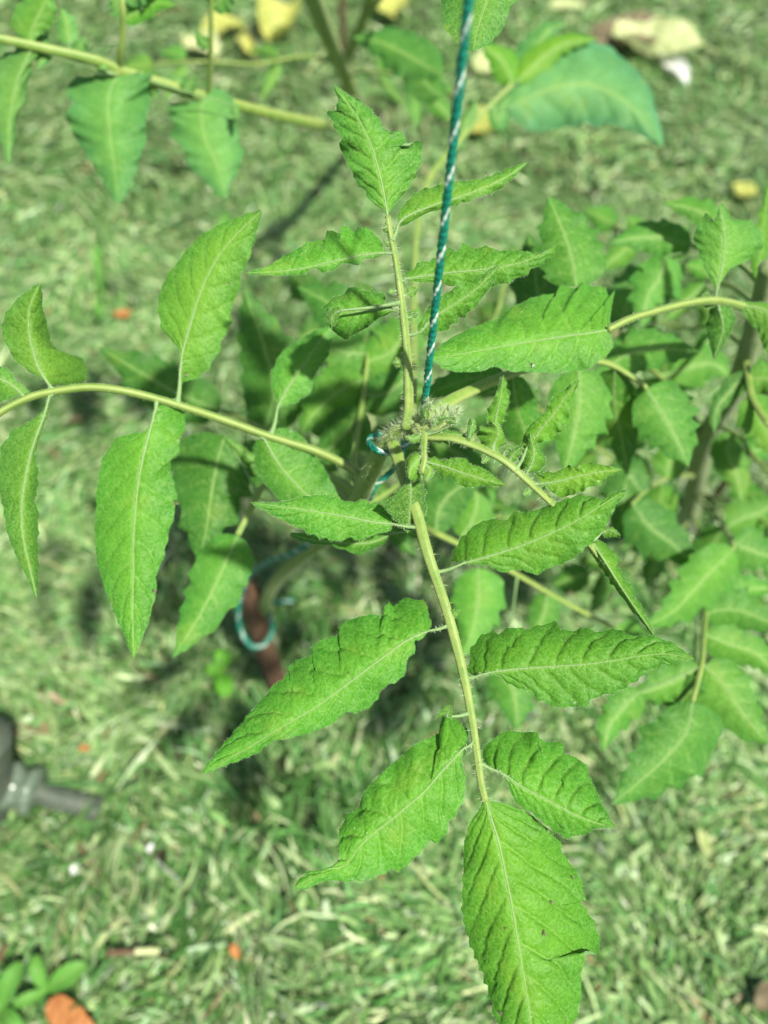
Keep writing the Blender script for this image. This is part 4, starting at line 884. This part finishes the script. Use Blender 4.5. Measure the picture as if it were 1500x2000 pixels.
# main vertical twine
p0 = P(829, 792, .373); p1 = P(915, 0, .238); up = (p1 - p0) / np.linalg.norm(p1 - p0)
mainpath = [p0 + up * k for k in np.linspace(.62, 0, 24)]
wrap = [P(*q) for q in ((824, 812, .380), (812, 838, .392), (800, 862, .398), (775, 882, .396), (748, 884, .388), (726, 872, .392), (722, 858, .405), (740, 850, .415), (770, 860, .418), (785, 885, .418), (760, 925, .43), (735, 945, .435), (727, 962, .44), (722, 975, .455))]
twine(np.array(mainpath + wrap), .00172, 62, 'teal and white braided twine hanging down and knotted round the hairy tip', whites=(0,))
lo = [P(*q) for q in ((700, 1000, .50), (640, 1040, .56), (575, 1078, .62), (530, 1095, .68), (492, 1120, .76), (470, 1160, .80), (465, 1205, .82), (474, 1240, .825), (495, 1264, .825), (520, 1255, .825), (532, 1230, .83), (528, 1200, .85), (520, 1180, .87), (545, 1176, .86), (575, 1172, .86))]
twine(np.array(lo), .0027, 40, 'teal twine sagging into a loose loop round the reddish brown cane', whites=(1,))

# ------------------------------------------------------------------ irrigation pipe
pipe = thing('drip_pipe', G(20, 1530), 'black drip pipe with a clear plastic sleeve lying on the clippings at the left edge', 'pipe')
a0 = G(-140, 1490, .055); a2 = G(196, 1581, .018)
t = np.linspace(0, 1, 30)[:, None]
mb = MB(); mb.tube(a0 * (1 - t) + a2 * t, .0135, 20); mb.build('tube', RUBBER, pipe)
c0 = G(10, 1531, .046); c1 = G(72, 1547, .043)
mb = MB(); t2 = np.linspace(0, 1, 14)[:, None]; mb.tube(c0 * (1 - t2) + c1 * t2, .024 + .003 * np.sin(t2[:, 0] * 9), 20); mb.build('sleeve', CLEAR, pipe)
mb = MB(); e0 = G(-22, 1605, -.02); e1 = P(-34, 1440, .78); mb.tube(e0 * (1 - t) + e1 * t, .027, 20); mb.build('riser', RUBBER, pipe)

# ------------------------------------------------------------------ litter on the ground
def ground_leaf(name, x, y, length, width, az, mat, label, cat, seed, z=.03, cup=.4, colr=None, teeth=4, n=26):
    r = np.random.default_rng(seed); c = G(x, y, 0); c[2] = hfun(c[0], c[1]) + z
    u = np.linspace(0, 1, n); s = np.linspace(-1, 1, 15)
    prof = u ** .45 * (1 - u) ** .6; prof /= prof.max()
    wl = prof * (1 + .10 * snoise(u, seed, 5)); wr = prof * (1 + .10 * snoise(u, seed + 1, 5))
    U, Sx = np.meshgrid(u - .5, s, indexing='ij'); W = np.where(Sx < 0, wl[:, None], wr[:, None]) * width / 2
    X = U * length + .12 * length * np.sin(U * 2.6 + seed); Y = Sx * W
    Z = cup * width * (.5 * Sx ** 2 * prof[:, None] + .25 * np.sin(U * 7 + seed + Sx)) + .02 * width * np.sin(U * 40 + Sx * 6) + .04 * width * np.abs(np.sin((U * 7 - np.abs(Sx) * .5) * 3.1))
    Z = Z - Z.min()
    cs, sn = math.cos(az), math.sin(az)
    pts = np.stack([c[0] + X * cs - Y * sn, c[1] + X * sn + Y * cs, c[2] + Z - .004], -1)
    mb = MB(); vein = np.exp(-(Sx / .08) ** 2) * .8; mb.grid(pts, vein)
    o = mb.build(name, mat); tag(o, label, cat)
    if colr: o.color = (*colr, 1)
    return o
ground_leaf('fallen_leaf', 553, 85, .13, .085, 1.3, YEL, 'large yellow fallen leaf edged brown, lying left of the thin cane at the top', 'fallen leaf', 1, cup=.8)
ground_leaf('fallen_leaf', 440, 95, .11, .07, .4, YEL, 'yellow fallen leaf under the hanging left leaf of the top plant', 'fallen leaf', 2)
ground_leaf('fallen_leaf', 398, 128, .13, .07, 2.4, PALEY, 'pale green wilted leaf beside the yellow one behind the upright leaf stalk', 'fallen leaf', 3)
ground_leaf('fallen_leaf', 490, 130, .10, .03, -1.0, YEL, 'narrow curled yellow leaf scrap left of the large yellow leaf', 'fallen leaf', 4, cup=.9)
ground_leaf('fallen_leaf', 300, 40, .06, .035, .6, YEL, 'dull yellow leaf half hidden behind the stalk at upper left', 'fallen leaf', 5)
ground_leaf('fallen_leaf', 758, 42, .12, .08, 1.8, YEL, 'yellow leaf right of the thin cane at the top edge', 'fallen leaf', 6)
ground_leaf('fallen_leaf', 935, 262, .07, .075, .2, YEL, 'bright yellow green leaf low behind the twine near the big blurred leaf', 'fallen leaf', 7, cup=.2)
ground_leaf('fallen_leaf', 968, 150, .13, .085, .6, PALEY, 'very pale leaf lying behind the stalk right of the twine', 'fallen leaf', 8, cup=.2)
ground_leaf('fallen_leaf', 1100, 35, .10, .045, .1, PALEY, 'pale lime leaf lying near the top edge right of the twine', 'fallen leaf', 9, cup=.2)
ground_leaf('fallen_leaf', 1445, 396, .06, .045, .5, YEL, 'small yellow leaf on the clippings near the right edge', 'fallen leaf', 10, cup=.2)
ground_leaf('wilted_leaf', 1275, 128, .20, .12, -.1, PALEY, 'crumpled pale wilted leaf, widest piece of the heap at upper right', 'wilted leaf', 11, cup=.5)
ground_leaf('wilted_leaf', 1235, 85, .18, .09, .3, BRN, 'brown dead leaf at the back of the wilted heap at upper right', 'wilted leaf', 12, cup=.3)
ground_leaf('wilted_leaf', 1308, 160, .10, .04, -1.3, PETAL, 'whitish curled leaf end hanging down from the wilted heap', 'wilted leaf', 13, cup=.5)
ground_leaf('wilted_leaf', 1190, 118, .2, .05, .15, BRN, 'long narrow brown dead leaf left of the pale wilted heap', 'wilted leaf', 18, cup=.3)
ground_leaf('dry_leaf', 158, 1992, .065, .03, -.6, ORG, 'orange dry leaf at the bottom left corner beside green weed leaves', 'dry leaf', 14, cup=.25)
ground_leaf('dry_leaf', 180, 1475, .016, .007, .1, ORG, 'small orange scrap lying left of centre above the black pipe', 'dry leaf', 15)
ground_leaf('dry_leaf', 465, 1860, .022, .010, -.9, ORG, 'small orange brown scrap right of the short red twig', 'dry leaf', 16)
ground_leaf('dry_leaf', 250, 637, .03, .018, .2, ORG, 'rusty scrap of dead leaf left of the long pointed leaf', 'dry leaf', 17)
ground_leaf('dry_leaf', 1468, 1945, .035, .02, .9, BRN, 'dark brown dead leaf at the bottom right corner', 'dry leaf', 21)
ground_leaf('petal', 162, 1703, .015, .010, .3, PETAL, 'bright white petal on the clippings at lower left', 'petal', 22, cup=.3)
ground_leaf('petal', 302, 1660, .010, .007, 1.3, PETAL, 'duller white petal up and right of the brightest one', 'petal', 23, cup=.3)
ground_leaf('petal', 1358, 1655, .012, .03, .2, PALEY, 'pale greenish white bract on the clippings at lower right', 'petal', 24, cup=.3)
def twig(x0, y0, x1, y1, r, label, mat, z=.03):
    p0, p1 = G(x0, y0), G(x1, y1); p0[2] = hfun(*p0[:2]) + z; p1[2] = hfun(*p1[:2]) + z
    t = np.linspace(0, 1, 16)[:, None]; mb = MB(); path = p0 * (1 - t) + p1 * t; path[:, 2] += .002 * np.sin(t[:, 0] * 5)
    mb.tube(path, r * (1 + .15 * snoise(t[:, 0], 3, 3)), 9); return mb.build('twig', mat), p1
tw, _ = twig(228, 1862, 282, 1860, .0032, '', STAKE); tag(tw, 'short reddish brown twig with a pale cut end at lower left', 'twig')
e, _ = twig(282, 1860, 325, 1858, .0036, '', PALEY); e.name = 'cut_end'; e.parent = tw
tw, _ = twig(-5, 1905, 22, 1845, .003, '', STAKE); tag(tw, 'thin brown twig at the left edge above the weed leaves', 'twig')
tw, _ = twig(600, 180, 640, 120, .003, '', PALEY); tag(tw, 'pale straw stalk lying beside the large yellow leaf', 'twig')

def weed(x, y, leaves, label, tint, stalk=.02):
    g = G(x, y); g[2] = hfun(*g[:2]) + .005; root = thing('weed_seedling', g, label, 'weed')
    for k, (az, L, Wd, lift) in enumerate(leaves):
        n = 22; u = np.linspace(0, 1, n); s = np.linspace(-1, 1, 13); prof = u ** .6 * (1 - u) ** .5; prof /= prof.max()
        U, Sx = np.meshgrid(u, s, indexing='ij'); h = stalk + lift * L * np.sin(U * 2.2)
        X = U * L; Y = Sx * prof[:, None] * Wd / 2 * (1 + .05 * np.sin(U * 30)); Z = h + .12 * Wd * np.abs(Sx) * prof[:, None]
        cs, sn = math.cos(az), math.sin(az)
        pts = np.stack([g[0] + X * cs - Y * sn, g[1] + X * sn + Y * cs, g[2] + Z], -1)
        mb = MB(); mb.grid(pts, np.exp(-(Sx / .07) ** 2) * .8); base = pts[0, 6]
        tt = np.linspace(0, 1, 6)[:, None]; mb.tube(g * (1 - tt) + base * tt, .0012, 6)
        o = mb.build('leaf', LEAF, root); o.color = (*tint, 1)
weed(10, 1970, [(2.3, .045, .022, .3), (1.2, .045, .02, .5), (-.5, .035, .018, .4), (3.4, .045, .022, .3)], 'broad leaved green weed in the bottom left corner', (.08, .26, .05))
weed(105, 1935, [(.6, .045, .020, .3), (2.0, .035, .015, .5), (3.6, .03, .012, .3)], 'smaller weed sprig beside the orange leaf at bottom left', (.09, .27, .05))
weed(440, 1330, [(1.6, .03, .02, .3), (-1.2, .035, .022, .3), (3.0, .02, .014, .4)], 'tiny bright green seedling left of the reddish brown cane', (.10, .36, .03))
weed(430, 500, [(1.3, .06, .016, .5), (-1.5, .05, .014, .4)], 'grassy green shoot left of the long pointed leaf', (.07, .25, .04))
weed(205, 600, [(1.7, .09, .012, .5), (-1.3, .07, .012, .4)], 'narrow bright grass shoot near the left leaf', (.07, .25, .04))

# ------------------------------------------------------------------ small insects on the leaves
def project(p):
    v = (p - CAM) @ R; return np.stack([750 + FPX * v[..., 0] / -v[..., 2], 1000 - FPX * v[..., 1] / -v[..., 2], -v[..., 2]], -1)
def insect(x, y, L, ang, label):
    best = None
    for g, nrm in GRIDS:
        q = project(g); d = (q[..., 0] - x) ** 2 + (q[..., 1] - y) ** 2; k = np.unravel_index(np.argmin(d), d.shape)
        sc = d[k] + (q[k][2] * 300 if d[k] < 60 else 1e6)
        if best is None or sc < best[0]: best = (sc, g[k], nrm[k])
    c, nr = best[1], best[2] / (np.linalg.norm(best[2]) + 1e-12)
    if nr.dot(CAM - c) < 0: nr = -nr
    ax = np.cross(nr, [math.cos(ang), math.sin(ang), .1]); ax /= np.linalg.norm(ax); sd = np.cross(nr, ax)
    root = thing('gnat', c, label, 'insect'); t = np.linspace(-1, 1, 11)
    rr = L * .16 * np.sqrt(np.clip(1.02 - t ** 2, .01, 1)) * (1 - .35 * np.exp(-((t - .35) / .12) ** 2))
    mb = MB(); mb.tube(c + nr * L * .22 + ax * (t * L * .5)[:, None], rr, 8); mb.build('body', BUG, root)
    for sg in (-1, 1):
        u = np.linspace(0, 1, 7); w_ = np.sin(np.pi * np.clip(u * .9 + .05, 0, 1)) * L * .13
        b0 = c + nr * L * .36 + ax * L * .15; ce = b0 + (-ax * .9 + sd * .35 * sg) * (u * L * .8)[:, None]
        mb = MB(); mb.grid(np.stack([ce - sd * w_[:, None], ce + sd * w_[:, None]], 1), 0); mb.build('wing', WING, root)
        mb = MB()
        for q in (-.25, .05, .3):
            lp = np.array([c + nr * L * .2 + ax * q * L, c + nr * L * .3 + ax * q * L * 1.3 + sd * sg * L * .25, c + ax * q * L * 1.5 + sd * sg * L * .42])
            mb.tube(resample(lp, 6), L * .02, 4)
        mb.build('legs', BUG, root)
for x, y, L, a, lab in ((348, 982, .0034, .3, 'dark gnat on the right margin of the long left leaflet'), (299, 1153, .0026, 1.4, 'black gnat near the lower right margin of the long left leaflet'),
                        (1038, 713, .0022, .6, 'tiny brown fly on the lower half of the large right leaf'), (1063, 1822, .0024, .2, 'dark gnat on the middle of the large bottom leaflet'),
                        (1074, 1760, .0022, 1.2, 'pale brown gnat near the right side of the bottom leaflet'), (1117, 1716, .002, .8, 'small dark gnat near the toothed right margin of the bottom leaflet'),
                        (978, 1976, .0024, 1.0, 'black gnat at the bottom left margin of the bottom leaflet'), (363, 732, .0024, .1, 'reddish gnat at the foot of the upright left leaflet'),
                        (986, 1812, .0014, 1.5, 'speck sized gnat left of the bottom leaflet midrib'), (448, 556, .0014, .5, 'speck sized gnat on the upright left leaflet')):
    insect(x, y, L, a, lab)
